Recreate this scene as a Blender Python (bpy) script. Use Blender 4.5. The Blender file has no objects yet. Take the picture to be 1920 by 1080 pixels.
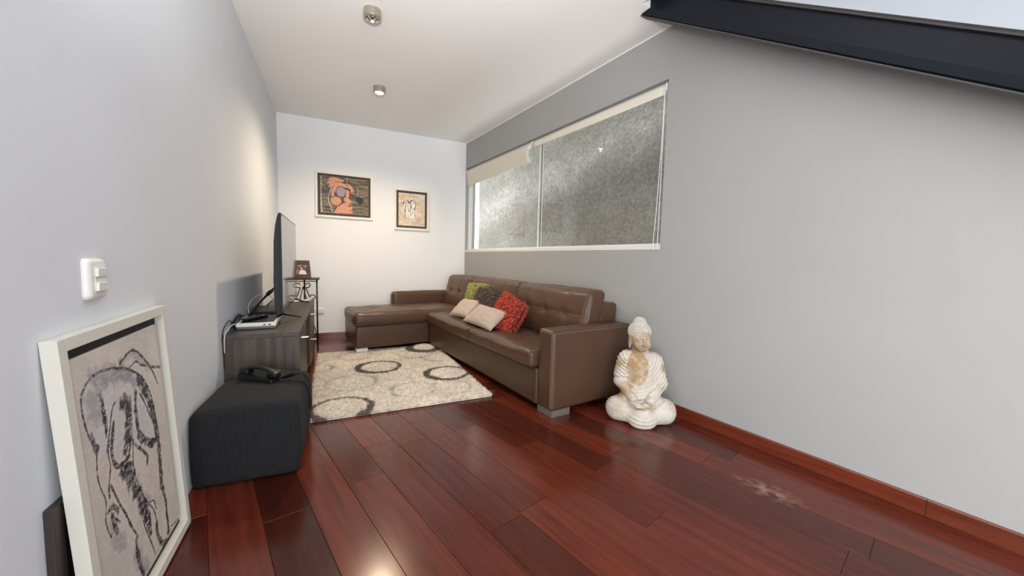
import bpy, bmesh, math, random
import numpy as np
from mathutils import Vector, Matrix, Euler

C = bpy.context.scene.collection
PI = math.pi
# ------------------------------------------------------------------ room numbers
D, W, H = 5.447, 2.413, 2.819          # depth, width at the back wall, ceiling height
PHI = 0.1213                           # the right wall opens out by this angle
NEAR = -3.0
SP, CP = math.sin(PHI), math.cos(PHI)
def at(s, d, z=0.0):                   # s along the right wall from the back corner, d out from it
    return Vector((W + s*SP - d*CP, D - s*CP - d*SP, z))
ROTZ = -(PI/2 - PHI)                   # local x = s, local y = -d

# ------------------------------------------------------------------ camera
cam_data = bpy.data.cameras.new('camera'); cam = bpy.data.objects.new('camera', cam_data); C.objects.link(cam)
yaw, pitch, roll = 0.4481, 0.0750, 0.0247
fwd = Vector((math.sin(yaw)*math.cos(pitch), math.cos(yaw)*math.cos(pitch), -math.sin(pitch)))
rgt = Vector((math.cos(yaw), -math.sin(yaw), 0)); up = rgt.cross(fwd)
r2 = rgt*math.cos(roll) + up*math.sin(roll); u2 = up*math.cos(roll) - rgt*math.sin(roll)
cam.matrix_world = Matrix(((r2.x, u2.x, -fwd.x, 0.6088), (r2.y, u2.y, -fwd.y, 0.0), (r2.z, u2.z, -fwd.z, 1.1), (0, 0, 0, 1)))
cam_data.sensor_width = 36.0; cam_data.lens = 697.1/1920*36.0
cam_data.clip_start = 0.02; cam_data.clip_end = 60
bpy.context.scene.camera = cam

# ------------------------------------------------------------------ world, lights, exposure
sc = bpy.context.scene
wd = bpy.data.worlds.new('sky'); sc.world = wd; wd.use_nodes = True
bg = wd.node_tree.nodes['Background']; bg.inputs[0].default_value = (0.93, 0.965, 1.0, 1); bg.inputs[1].default_value = 2.0
def area(name, loc, target, sx, sy, power, col):
    l = bpy.data.lights.new(name, 'AREA'); l.shape = 'RECTANGLE'; l.size = sx; l.size_y = sy; l.energy = power; l.color = col
    o = bpy.data.objects.new(name, l); C.objects.link(o); o.location = loc
    o.rotation_euler = (Vector(target)-Vector(loc)).to_track_quat('-Z', 'Y').to_euler(); return o
area('added_left_fill', (0.02, -1.3, 1.0), (2.6, -0.4, 0.25), 1.9, 1.7, 38, (0.96, 0.985, 1.0))  # added low area light from the unseen left side, lifts the right wall
area('door_daylight', (1.35, NEAR+0.12, 1.15), (1.5, 3.0, 0.95), 2.6, 2.1, 22, (0.96, 0.985, 1.0))
sp = bpy.data.lights.new('spot_bulb', 'SPOT'); sp.energy = 92; sp.color = (1.0, 0.80, 0.56); sp.spot_size = math.radians(150); sp.spot_blend = 1.0; sp.shadow_soft_size = 0.02
fl_ = bpy.data.lights.new('bounced_flash', 'SPOT'); fl_.energy = 230; fl_.color = (1.0, 0.97, 0.93); fl_.spot_size = math.radians(92); fl_.spot_blend = 1.0; fl_.shadow_soft_size = 0.08  # added flash aimed up at the ceiling, brightens ceiling and rug
flo = bpy.data.objects.new('bounced_flash', fl_); C.objects.link(flo); flo.location = (0.62, -0.12, 1.45)
flo.rotation_euler = (Vector((0.75, 1.2, H))-Vector(flo.location)).to_track_quat('-Z', 'Y').to_euler()
spo = bpy.data.objects.new('spot_bulb', sp); C.objects.link(spo); spo.location = (1.047, 4.144, 2.735)
sc.view_settings.view_transform = 'Standard'; sc.view_settings.look = 'None'
sc.view_settings.gamma = 1.0; sc.view_settings.use_curve_mapping = False
sc.view_settings.exposure = 0.86

# ------------------------------------------------------------------ helpers
def lin(c):
    return tuple(((x/255)/12.92 if x/255 <= 0.04045 else ((x/255+0.055)/1.055)**2.4) for x in c)
def link(o, parent=None):
    C.objects.link(o)
    if parent: o.parent = parent
    return o
def tag(o, label=None, cat=None, group=None, kind=None):
    if label: o['label'] = label
    if cat: o['category'] = cat
    if group: o['group'] = group
    if kind: o['kind'] = kind
    return o
def empty(name, loc, rz=0, label=None, cat=None, group=None, kind=None):
    o = bpy.data.objects.new(name, None); link(o); o.location = loc; o.rotation_euler = (0, 0, rz); o.empty_display_size = 0.1
    return tag(o, label, cat, group, kind)
def mesh(name, V, F, mat, parent=None, smooth=False, col=None, mi=None):
    me = bpy.data.meshes.new(name)
    me.from_pydata([tuple(map(float, v)) for v in V], [], [tuple(int(i) for i in f) for f in F])
    for m in (mat if isinstance(mat, (list, tuple)) else [mat]): me.materials.append(m)
    if mi is not None: me.polygons.foreach_set('material_index', np.array(mi, np.int32))
    if smooth: me.polygons.foreach_set('use_smooth', np.ones(len(me.polygons), bool))
    if col is not None:
        a = me.color_attributes.new('Col', 'FLOAT_COLOR', 'POINT')
        cc = np.ones((len(V), 4), np.float32); cc[:, :3] = col; a.data.foreach_set('color', cc.ravel())
    me.update()
    return link(bpy.data.objects.new(name, me), parent)
def bobj(name, bm, mat, parent=None, smooth=False):
    me = bpy.data.meshes.new(name); bm.to_mesh(me); bm.free()
    for m in (mat if isinstance(mat, (list, tuple)) else [mat]): me.materials.append(m)
    if smooth: me.polygons.foreach_set('use_smooth', np.ones(len(me.polygons), bool))
    return link(bpy.data.objects.new(name, me), parent)
def add_box(bm, lo, hi, bev=0.0, seg=2, rot=None, mi=0):
    lo, hi = Vector(lo), Vector(hi); b2 = bmesh.new()
    bmesh.ops.create_cube(b2, size=1.0)
    for v in b2.verts: v.co = Vector((v.co.x*(hi.x-lo.x), v.co.y*(hi.y-lo.y), v.co.z*(hi.z-lo.z)))
    if bev > 0: bmesh.ops.bevel(b2, geom=list(b2.edges), offset=bev, segments=seg, profile=0.5, affect='EDGES')
    c = (lo+hi)/2; vm = {}
    for v in b2.verts:
        p = v.co.copy()
        if rot is not None: p = rot @ p
        vm[v] = bm.verts.new(p+c)
    for f in b2.faces:
        nf = bm.faces.new([vm[v] for v in f.verts]); nf.material_index = mi
    b2.free()
def box(name, lo, hi, mat, parent=None, bev=0.0, seg=2, rot=None, smooth=False):
    bm = bmesh.new(); add_box(bm, lo, hi, bev, seg, rot); return bobj(name, bm, mat, parent, smooth)
def boxes(name, lst, mat, parent=None, bev=0.0):
    bm = bmesh.new()
    for lo, hi in lst: add_box(bm, lo, hi, bev)
    return bobj(name, bm, mat, parent)
def prism(name, poly, z0, z1, mat, parent=None):
    n = len(poly); V = [(x, y, z0) for x, y in poly] + [(x, y, z1) for x, y in poly]
    F = [tuple(range(n))[::-1], tuple(range(n, 2*n))] + [(i, (i+1) % n, n+(i+1) % n, n+i) for i in range(n)]
    return mesh(name, V, F, mat, parent)
def spline(P, n=8):                    # Catmull-Rom through the points
    P = [np.array(p, float) for p in P]; out = []
    Q = [2*P[0]-P[1]] + P + [2*P[-1]-P[-2]]
    for i in range(1, len(Q)-2):
        for k in range(n):
            t = k/n; a, b, c, d = Q[i-1], Q[i], Q[i+1], Q[i+2]
            out.append(0.5*((2*b)+(c-a)*t+(2*a-5*b+4*c-d)*t*t+(3*b-a-3*c+d)*t**3))
    out.append(P[-1]); return np.array(out)
def tube_vf(P, r, sides=8, cap=True):
    P = np.array(P, float); n = len(P); r = np.broadcast_to(np.array(r, float), (n,))
    T = np.gradient(P, axis=0); T /= np.linalg.norm(T, axis=1)[:, None]+1e-12
    ref = np.array([0, 0, 1.0]) if abs(T[0][2]) < 0.9 else np.array([1.0, 0, 0])
    V = []; N = ref - T[0]*(ref@T[0]); N /= np.linalg.norm(N)
    for i in range(n):
        N = N - T[i]*(N@T[i]); N /= np.linalg.norm(N)+1e-12; B = np.cross(T[i], N)
        for k in range(sides):
            a = 2*PI*k/sides; V.append(P[i]+r[i]*(math.cos(a)*N+math.sin(a)*B))
    F = [(i*sides+k, i*sides+(k+1) % sides, (i+1)*sides+(k+1) % sides, (i+1)*sides+k) for i in range(n-1) for k in range(sides)]
    if cap: F += [tuple(range(sides))[::-1], tuple(range((n-1)*sides, n*sides))]
    return V, F
def tube(name, P, r, mat, parent=None, sides=8):
    V, F = tube_vf(P, r, sides); return mesh(name, V, F, mat, parent, True)
def tubes(name, lst, mat, parent=None, sides=6):
    VV, FF = [], []
    for P, r in lst:
        V, F = tube_vf(P, r, sides); o = len(VV); VV += V; FF += [tuple(i+o for i in f) for f in F]
    return mesh(name, VV, FF, mat, parent, True)
def lathe(name, prof, mat, parent=None, n=32, loc=(0, 0, 0)):
    V = [(r*math.cos(2*PI*k/n)+loc[0], r*math.sin(2*PI*k/n)+loc[1], z+loc[2]) for r, z in prof for k in range(n)]
    F = [(i*n+k, i*n+(k+1) % n, (i+1)*n+(k+1) % n, (i+1)*n+k) for i in range(len(prof)-1) for k in range(n)]
    o = mesh(name, V, F, mat, parent, True); o.data.set_sharp_from_angle(angle=0.6); return o
# cube-surface grid mapped to a rounded box, then deformed: upholstery, rubber feet, plates
def soft_params(h, r, n):
    axes = []
    for k in range(3):
        a = max((h[k]-r)/h[k], 0.02); e = np.sin(np.linspace(0, PI/2, 5))
        axes.append(np.unique(np.round(np.concatenate([-(a+(1-a)*np.linspace(0, 1, 5)), np.linspace(-a, a, n[k]), a+(1-a)*np.linspace(0, 1, 5)]), 6)))
    Q, F = [], []
    for ax in range(3):
        u, v = (ax+1) % 3, (ax+2) % 3; A, B = axes[u], axes[v]
        for sgn in (-1, 1):
            o = len(Q); g = np.zeros((len(A), len(B), 3)); g[..., ax] = sgn; g[..., u] = A[:, None]; g[..., v] = B[None, :]
            Q += list(g.reshape(-1, 3)); m = len(B)
            for i in range(len(A)-1):
                for j in range(m-1):
                    f = (o+i*m+j, o+(i+1)*m+j, o+(i+1)*m+j+1, o+i*m+j+1); F.append(f if sgn > 0 else f[::-1])
    Q = np.array(Q); key = np.round(Q, 5); uq, first, inv = np.unique(key, axis=0, return_index=True, return_inverse=True)
    inv = inv.ravel(); F = np.array(F); return Q[first], inv[F]
def soft_map(Q, h, r):
    h = np.array(h, float); P = Q*h; I = np.clip(P, -(h-r), h-r); d = P-I; L = np.linalg.norm(d, axis=1)
    Lc = np.where(L > 1e-9, L, 1); Pout = I + d/Lc[:, None]*np.minimum(r, np.maximum(L, 1e-9)*0+r)[:, None]
    return np.where((L > 1e-9)[:, None], Pout, P)
def softbox(name, lo, hi, r, n, mat, parent=None, deform=None, col=None):
    lo, hi = np.array(lo, float), np.array(hi, float); h = (hi-lo)/2; c = (hi+lo)/2
    Q, F = soft_params(h, r, n); P = soft_map(Q, h, r)
    if deform: P = deform(P, Q)
    return mesh(name, P+c, F, mat, parent, True)
def vnoise(P, scale, seed=0):          # cheap smooth value noise for deformations
    P = np.asarray(P, float)*scale; i = np.floor(P).astype(np.int64); f = P-i; f = f*f*(3-2*f); out = 0
    for dx in (0, 1):
        for dy in (0, 1):
            for dz in (0, 1):
                k = (i[..., 0]+dx)*374761393 + (i[..., 1]+dy)*668265263 + (i[..., 2]+dz)*2147483647 + seed*144665
                k = (k ^ (k >> 13))*1274126177; k = (k ^ (k >> 16)) & 0xffff
                w = (f[..., 0] if dx else 1-f[..., 0])*(f[..., 1] if dy else 1-f[..., 1])*(f[..., 2] if dz else 1-f[..., 2])
                out = out + w*(k/65535.0)
    return out-0.5
# signed-distance sculpting, meshed by surface nets: the statue and the telephone
def smin(a, b, k):
    h = np.clip(0.5+0.5*(b-a)/k, 0, 1); return b*(1-h)+a*h-k*h*(1-h)
def ell(P, c, r):
    q = (P-np.array(c, np.float32))/np.array(r, np.float32); k0 = np.sqrt((q*q).sum(-1)); q2 = q/np.array(r, np.float32); k1 = np.sqrt((q2*q2).sum(-1))+1e-6
    return k0*(k0-1)/k1
def cone(P, a, b, ra, rb):
    a, b = np.array(a, np.float32), np.array(b, np.float32); ab = b-a; t = np.clip(((P-a)@ab)/(ab@ab+1e-9), 0, 1)
    return np.linalg.norm(P-(a+t[..., None]*ab), axis=-1)-(ra+(rb-ra)*t)
def rbox_sdf(P, c, h, r):
    q = np.abs(P-np.array(c, np.float32))-(np.array(h, np.float32)-r); return np.linalg.norm(np.maximum(q, 0), axis=-1)+np.minimum(q.max(-1), 0)-r
def sdf_mesh(fn, lo, hi, h):
    ax = [np.arange(lo[k], hi[k]+h, h, dtype=np.float32) for k in range(3)]
    G = np.stack(np.meshgrid(*ax, indexing='ij'), -1); v = fn(G).astype(np.float32); s = v < 0
    cs = [(i, j, k) for i in (0, 1) for j in (0, 1) for k in (0, 1)]; n = [m-1 for m in v.shape]
    cnt = sum(s[i:i+n[0], j:j+n[1], k:k+n[2]].astype(np.int8) for i, j, k in cs)
    act = (cnt > 0) & (cnt < 8); idx = -np.ones(act.shape, np.int64); I = np.argwhere(act); idx[act] = np.arange(len(I))
    acc = np.zeros((len(I), 3)); num = np.zeros(len(I))
    vals = {c: v[I[:, 0]+c[0], I[:, 1]+c[1], I[:, 2]+c[2]] for c in cs}
    for c in cs:
        for k in range(3):
            if c[k] == 0:
                e = list(c); e[k] = 1; e = tuple(e); a, b = vals[c], vals[e]; m = (a < 0) != (b < 0)
                t = np.where(m, a/(a-b+1e-12), 0); p = np.array(c, float)[None]+t[:, None]*np.eye(3)[k]
                acc[m] += p[m]; num[m] += 1
    V = np.array([a[0] for a in ax])+(I+acc/num[:, None])*h; F = []
    for k in range(3):
        u, w = (k+1) % 3, (k+2) % 3
        sl0 = [slice(None)]*3; sl1 = [slice(None)]*3; sl0[k] = slice(0, -1); sl1[k] = slice(1, None)
        A = s[tuple(sl0)]; B = s[tuple(sl1)]; E = np.argwhere(A != B)
        E = E[(E[:, u] > 0) & (E[:, w] > 0) & (E[:, u] < act.shape[u]) & (E[:, w] < act.shape[w])]
        fl = A[E[:, 0], E[:, 1], E[:, 2]]
        def cell(du, dw):
            q = E.copy(); q[:, u] += du; q[:, w] += dw; return idx[q[:, 0], q[:, 1], q[:, 2]]
        f = np.stack([cell(-1, -1), cell(0, -1), cell(0, 0), cell(-1, 0)], 1); f[~fl] = f[~fl][:, ::-1]; F.append(f)
    return V, np.concatenate(F)

# ------------------------------------------------------------------ materials
def M(name, rgb, rough=0.6, metal=0.0, bump=0.0, bscale=200.0, var=0.0, vscale=6.0, spec=0.5, stretch=(1, 1, 1), coat=0.0, attr=False, objcol=False, bdist=0.002, sheen=0.0, detail=4.0):
    m = bpy.data.materials.new(name); m.use_nodes = True; nt = m.node_tree; nd = nt.nodes; L = nt.links
    b = nd['Principled BSDF']; b.inputs['Roughness'].default_value = rough; b.inputs['Metallic'].default_value = metal
    b.inputs['Specular IOR Level'].default_value = spec; b.inputs['Coat Weight'].default_value = coat; b.inputs['Coat Roughness'].default_value = 0.15
    b.inputs['Sheen Weight'].default_value = sheen
    base = lin(rgb); b.inputs['Base Color'].default_value = (*base, 1)
    tc = nd.new('ShaderNodeTexCoord'); mp = nd.new('ShaderNodeMapping'); mp.inputs['Scale'].default_value = stretch; L.new(tc.outputs['Object'], mp.inputs['Vector'])
    src = None
    if attr:
        a = nd.new('ShaderNodeVertexColor'); a.layer_name = 'Col'; src = a.outputs['Color']
    if objcol:
        a = nd.new('ShaderNodeObjectInfo'); src = a.outputs['Color']
    if var > 0:
        n = nd.new('ShaderNodeTexNoise'); n.inputs['Scale'].default_value = vscale; n.inputs['Detail'].default_value = detail; L.new(mp.outputs['Vector'], n.inputs['Vector'])
        rmp = nd.new('ShaderNodeMapRange'); rmp.inputs[1].default_value = 0.3; rmp.inputs[2].default_value = 0.7; rmp.inputs[3].default_value = 1-var; rmp.inputs[4].default_value = 1+var; L.new(n.outputs['Fac'], rmp.inputs[0])
        mx = nd.new('ShaderNodeVectorMath'); mx.operation = 'SCALE'
        if src is not None: L.new(src, mx.inputs[0])
        else: mx.inputs[0].default_value = base
        L.new(rmp.outputs[0], mx.inputs['Scale']); src = mx.outputs[0]
    if src is not None: L.new(src, b.inputs['Base Color'])
    if bump > 0:
        n2 = nd.new('ShaderNodeTexNoise'); n2.inputs['Scale'].default_value = bscale; n2.inputs['Detail'].default_value = 3; L.new(mp.outputs['Vector'], n2.inputs['Vector'])
        bp = nd.new('ShaderNodeBump'); bp.inputs['Strength'].default_value = bump; bp.inputs['Distance'].default_value = bdist; L.new(n2.outputs['Fac'], bp.inputs['Height']); L.new(bp.outputs['Normal'], b.inputs['Normal'])
    return m
def wood(name, rgb_a, rgb_b, rough, axis_scale, bump=0.15, coat=0.0, objcol=False, spec=0.5):
    m = M(name, rgb_a, rough, coat=coat, spec=spec); nt = m.node_tree; nd = nt.nodes; L = nt.links; b = nd['Principled BSDF']
    mp = [n for n in nd if n.type == 'MAPPING'][0]; mp.inputs['Scale'].default_value = axis_scale
    n1 = nd.new('ShaderNodeTexNoise'); n1.inputs['Scale'].default_value = 1.0; n1.inputs['Detail'].default_value = 6; n1.inputs['Distortion'].default_value = 0.4
    L.new(mp.outputs['Vector'], n1.inputs['Vector'])
    if objcol:                         # shift the grain from board to board
        oi = nd.new('ShaderNodeObjectInfo'); add = nd.new('ShaderNodeVectorMath'); add.operation = 'ADD'
        sc_ = nd.new('ShaderNodeVectorMath'); sc_.operation = 'SCALE'; sc_.inputs['Scale'].default_value = 37.0
        cx = nd.new('ShaderNodeCombineXYZ'); L.new(oi.outputs['Random'], cx.inputs[0]); L.new(oi.outputs['Random'], cx.inputs[1]); L.new(cx.outputs[0], sc_.inputs[0])
        L.new(mp.outputs['Vector'], add.inputs[0]); L.new(sc_.outputs[0], add.inputs[1]); L.new(add.outputs[0], n1.inputs['Vector'])
    cr = nd.new('ShaderNodeValToRGB'); cr.color_ramp.elements[0].position = 0.3; cr.color_ramp.elements[1].position = 0.7
    cr.color_ramp.elements[0].color = (*lin(rgb_b), 1); cr.color_ramp.elements[1].color = (*lin(rgb_a), 1); L.new(n1.outputs['Fac'], cr.inputs[0])
    src = cr.outputs['Color']
    if objcol:
        mx = nd.new('ShaderNodeMix'); mx.data_type = 'RGBA'; mx.blend_type = 'MULTIPLY'; mx.inputs[0].default_value = 1.0
        L.new(src, mx.inputs[6]); L.new(oi.outputs['Color'], mx.inputs[7]); src = mx.outputs[2]
    L.new(src, b.inputs['Base Color'])
    bp = nd.new('ShaderNodeBump'); bp.inputs['Strength'].default_value = bump; bp.inputs['Distance'].default_value = 0.001; L.new(n1.outputs['Fac'], bp.inputs['Height']); L.new(bp.outputs['Normal'], b.inputs['Normal'])
    return m
def emit(name, rgb, strength):
    m = bpy.data.materials.new(name); m.use_nodes = True; b = m.node_tree.nodes['Principled BSDF']
    b.inputs['Base Color'].default_value = (*rgb, 1); b.inputs['Emission Color'].default_value = (*rgb, 1); b.inputs['Emission Strength'].default_value = strength; return m
def glass(name):
    m = bpy.data.materials.new(name); m.use_nodes = True; nt = m.node_tree; nd = nt.nodes; L = nt.links; nd.clear()
    o = nd.new('ShaderNodeOutputMaterial'); mix = nd.new('ShaderNodeMixShader'); t = nd.new('ShaderNodeBsdfTransparent'); g = nd.new('ShaderNodeBsdfGlossy'); fr = nd.new('ShaderNodeFresnel')
    t.inputs[0].default_value = (0.95, 0.955, 0.945, 1); g.inputs['Roughness'].default_value = 0.0; fr.inputs[0].default_value = 1.6
    ge = nd.new('ShaderNodeNewGeometry'); inv = nd.new('ShaderNodeMath'); inv.operation = 'SUBTRACT'; inv.inputs[0].default_value = 1.0; L.new(ge.outputs['Backfacing'], inv.inputs[1])
    mu = nd.new('ShaderNodeMath'); mu.operation = 'MULTIPLY'; L.new(fr.outputs[0], mu.inputs[0]); L.new(inv.outputs[0], mu.inputs[1]); L.new(mu.outputs[0], mix.inputs[0]); L.new(t.outputs[0], mix.inputs[1]); L.new(g.outputs[0], mix.inputs[2]); L.new(mix.outputs[0], o.inputs[0]); return m
MAT = dict(
    wall_white=M('wall_white', (218, 223, 229), 0.75, bump=0.08, bscale=90, var=0.015, vscale=1.5),
    wall_grey=M('wall_grey', (164, 164, 162), 0.7, bump=0.08, bscale=90, var=0.02, vscale=1.5),
    wall_back=M('wall_back', (234, 236, 239), 0.75, bump=0.08, bscale=90, var=0.01, vscale=1.5),
    ceiling=M('ceiling_paint', (240, 239, 238), 0.8, bump=0.06, bscale=90),
    white=M('white_paint', (235, 235, 232), 0.45), alu=M('white_aluminium', (225, 225, 222), 0.35),
    plastic=M('white_plastic', (228, 228, 222), 0.35), seal=M('dark_seal', (50, 52, 52), 0.5),
    plank=wood('floor_wood', (108, 45, 29), (82, 32, 20), 0.19, (2.2, 26, 26), 0.06, 0.0, True, 0.42),
    sub=M('subfloor', (30, 16, 12), 0.9), base=wood('baseboard_wood', (132, 58, 36), (104, 42, 26), 0.22, (3, 40, 40), 0.1, 0.2, True),
    leather=M('brown_leather', (84, 60, 45), 0.36, bump=0.25, bscale=260, var=0.06, vscale=3, spec=0.35, bdist=0.0012),
    stitch=M('tan_stitching', (150, 124, 100), 0.6), chrome=M('chrome', (215, 215, 215), 0.15, 1.0), steel=M('brushed_steel', (190, 186, 176), 0.32, 1.0),
    oak=wood('grey_oak', (92, 79, 69), (54, 46, 41), 0.5, (30, 30, 2.0), 0.3), oakdark=wood('dark_oak_top', (78, 68, 61), (58, 50, 45), 0.45, (30, 2.0, 30), 0.2),
    black=M('black_plastic', (15, 16, 18), 0.45, spec=0.35), blackgloss=M('black_screen', (10, 10, 11), 0.08, spec=0.8), darkcav=M('dark_inside', (24, 21, 20), 0.8),
    iron=M('black_iron', (24, 24, 26), 0.5, bump=0.2, bscale=80), fabric=M('charcoal_fabric', (24, 25, 27), 0.95, bump=0.6, bscale=220, var=0.5, vscale=160, stretch=(1, 1, 0.12), sheen=0.0, bdist=0.003),
    suede=M('beige_suede', (178, 161, 148), 0.9, bump=0.3, bscale=120, var=0.07, vscale=9, sheen=0.2), shag=M('shag', (200, 60, 40), 0.85, attr=True, sheen=0.1),
    pile=M('rug_pile', (200, 190, 175), 0.95, attr=True), rugback=M('rug_backing', (120, 108, 96), 0.95),
    paint=M('paint_layer', (200, 200, 200), 0.6, attr=True, bump=0.15, bscale=300), cream=M('cream_frame', (214, 212, 202), 0.5), creamw=M('white_frame', (236, 231, 220), 0.5),
    mount=M('dark_mount', (74, 68, 66), 0.8), mountblack=M('black_mount', (30, 28, 31), 0.7), darkframe=M('dark_brown_frame', (48, 42, 38), 0.5),
    brownframe=wood('brown_frame_wood', (84, 50, 36), (58, 33, 24), 0.4, (40, 40, 4), 0.2), blind=M('blind_fabric', (232, 225, 208), 0.8, bump=0.1, bscale=400),
    navy=M('navy_steel_paint', (22, 26, 34), 0.3, bump=0.25, bscale=14, bdist=0.004, spec=0.14), navylip=M('steel_flange', (66, 64, 64), 0.5), statue=M('cast_stone', (200, 190, 170), 0.65, attr=True, var=0.08, vscale=40, bump=0.3, bscale=140),
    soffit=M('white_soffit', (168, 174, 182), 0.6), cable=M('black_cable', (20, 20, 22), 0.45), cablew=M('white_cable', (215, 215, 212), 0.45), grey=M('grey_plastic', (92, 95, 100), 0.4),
    glass=glass('window_glass'), bulb=emit('lit_bulb', (1.0, 0.86, 0.6), 30), foot=M('satin_foot', (150, 145, 140), 0.35, 0.6), redwood=M('dark_red', (90, 40, 30), 0.4),
)

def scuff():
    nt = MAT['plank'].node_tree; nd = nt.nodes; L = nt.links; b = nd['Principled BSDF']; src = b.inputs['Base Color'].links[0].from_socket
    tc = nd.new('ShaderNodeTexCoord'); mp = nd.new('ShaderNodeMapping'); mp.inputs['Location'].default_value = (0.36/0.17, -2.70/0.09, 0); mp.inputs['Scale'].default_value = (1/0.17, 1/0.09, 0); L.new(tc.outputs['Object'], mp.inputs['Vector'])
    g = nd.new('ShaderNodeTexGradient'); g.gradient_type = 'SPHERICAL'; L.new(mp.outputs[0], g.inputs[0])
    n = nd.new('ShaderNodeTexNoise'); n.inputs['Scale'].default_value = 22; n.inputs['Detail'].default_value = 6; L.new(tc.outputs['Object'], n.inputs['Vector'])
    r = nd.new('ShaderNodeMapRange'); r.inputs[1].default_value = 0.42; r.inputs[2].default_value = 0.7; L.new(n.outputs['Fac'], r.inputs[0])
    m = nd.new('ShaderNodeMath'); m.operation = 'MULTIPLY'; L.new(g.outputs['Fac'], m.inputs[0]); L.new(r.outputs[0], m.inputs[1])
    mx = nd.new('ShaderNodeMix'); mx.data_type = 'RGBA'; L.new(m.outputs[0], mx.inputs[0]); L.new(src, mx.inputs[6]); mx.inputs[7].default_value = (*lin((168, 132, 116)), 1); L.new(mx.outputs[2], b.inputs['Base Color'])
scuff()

# ================================================================== THE ROOM
# stucco of the neighbouring wall outside the window
def stucco():
    m = M('outside_stucco', (122, 120, 112), 0.95); nt = m.node_tree; nd = nt.nodes; L = nt.links; b = nd['Principled BSDF']
    tc = [n for n in nd if n.type == 'TEX_COORD'][0]
    n1 = nd.new('ShaderNodeTexNoise'); n1.inputs['Scale'].default_value = 1.3; n1.inputs['Detail'].default_value = 7; n1.inputs['Roughness'].default_value = 0.65; n1.inputs['Distortion'].default_value = 0.5; L.new(tc.outputs['Object'], n1.inputs['Vector'])
    # chalky run-off: a loose diagonal band of pale bloom on the plaster
    sx = nd.new('ShaderNodeSeparateXYZ'); L.new(tc.outputs['Object'], sx.inputs[0])
    def mth(op, a, c):
        n = nd.new('ShaderNodeMath'); n.operation = op
        for i, x in enumerate((a, c)):
            if x is None: continue
            if isinstance(x, (int, float)): n.inputs[i].default_value = x
            else: L.new(x, n.inputs[i])
        return n.outputs[0]
    line = mth('ADD', mth('MULTIPLY', sx.outputs[0], 0.16), 2.30)      # z of the bloom along s
    dist = mth('ABSOLUTE', mth('SUBTRACT', sx.outputs[2], line), None)
    jit = mth('MULTIPLY', mth('SUBTRACT', n1.outputs['Fac'], 0.5), 1.3)
    band = mth('SUBTRACT', 1.0, mth('MULTIPLY', mth('ADD', dist, jit), 2.6)); bandc = nd.new('ShaderNodeClamp'); L.new(band, bandc.inputs[0])
    n2 = nd.new('ShaderNodeTexNoise'); n2.inputs['Scale'].default_value = 9; n2.inputs['Detail'].default_value = 6; L.new(tc.outputs['Object'], n2.inputs['Vector'])
    amt = mth('MULTIPLY', bandc.outputs[0], mth('MULTIPLY', n2.outputs['Fac'], 1.5))
    cr = nd.new('ShaderNodeValToRGB'); cr.color_ramp.elements[0].position = 0.3; cr.color_ramp.elements[1].position = 0.72
    cr.color_ramp.elements[0].color = (*lin((130, 123, 110)), 1); cr.color_ramp.elements[1].color = (*lin((164, 161, 153)), 1); L.new(n1.outputs['Fac'], cr.inputs[0])
    mx = nd.new('ShaderNodeMix'); mx.data_type = 'RGBA'; L.new(amt, mx.inputs[0]); L.new(cr.outputs[0], mx.inputs[6]); mx.inputs[7].default_value = (*lin((198, 195, 186)), 1)
    n4 = nd.new('ShaderNodeTexNoise'); n4.inputs['Scale'].default_value = 34; n4.inputs['Detail'].default_value = 4; n4.inputs['Roughness'].default_value = 0.7; L.new(tc.outputs['Object'], n4.inputs['Vector'])
    r4 = nd.new('ShaderNodeMapRange'); r4.inputs[1].default_value = 0.35; r4.inputs[2].default_value = 0.65; r4.inputs[3].default_value = 0.62; r4.inputs[4].default_value = 1.22; L.new(n4.outputs['Fac'], r4.inputs[0])
    v4 = nd.new('ShaderNodeVectorMath'); v4.operation = 'SCALE'; L.new(mx.outputs[2], v4.inputs[0]); L.new(r4.outputs[0], v4.inputs['Scale']); L.new(v4.outputs[0], b.inputs['Base Color'])
    n3 = nd.new('ShaderNodeTexNoise'); n3.inputs['Scale'].default_value = 60; n3.inputs['Detail'].default_value = 5; n3.inputs['Roughness'].default_value = 0.7; L.new(tc.outputs['Object'], n3.inputs['Vector'])
    bp = nd.new('ShaderNodeBump'); bp.inputs['Strength'].default_value = 1.0; bp.inputs['Distance'].default_value = 0.03; L.new(n3.outputs['Fac'], bp.inputs['Height']); L.new(bp.outputs['Normal'], b.inputs['Normal'])
    return m
MAT['stucco'] = stucco()
S0, S1, Z0, Z1 = 0.008, 3.412, 1.206, 2.446      # window opening in the right wall
RW = empty('wall_right_side', at(0, 0), ROTZ)
bpy.data.objects.remove(RW)
def rloc(o): o.location = at(0, 0); o.rotation_euler = (0, 0, ROTZ); return o
SE = 8.55
wr = rloc(boxes('wall_right', [((-0.3, 0, -0.1), (S0, 0.16, 3.4)), ((S1, 0, -0.1), (SE, 0.16, 3.4)), ((S0, 0, -0.1), (S1, 0.16, Z0)), ((S0, 0, Z1), (S1, 0.16, 3.4))], MAT['wall_grey']))
tag(wr, 'grey painted wall on the right with the long window', 'wall', kind='structure')
wb = box('wall_back', (-0.2, D, -0.1), (W+0.01, D+0.15, 3.0), MAT['wall_back']); tag(wb, 'white far wall with the two framed pictures', 'wall', kind='structure')
wl = boxes('wall_left', [((-0.15, -0.3, -0.1), (0, D+0.15, 3.0)), ((-0.15, NEAR-0.15, -0.1), (0, -2.3, 3.0)), ((-0.15, -2.3, 1.9), (0, -0.3, 3.0)), ((-0.15, -2.3, -0.1), (0, -0.3, 0.1))], MAT['wall_white']); tag(wl, 'plain white wall on the left with the light switch', 'wall', kind='structure')
xr = at(8.5, 0).x
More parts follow.
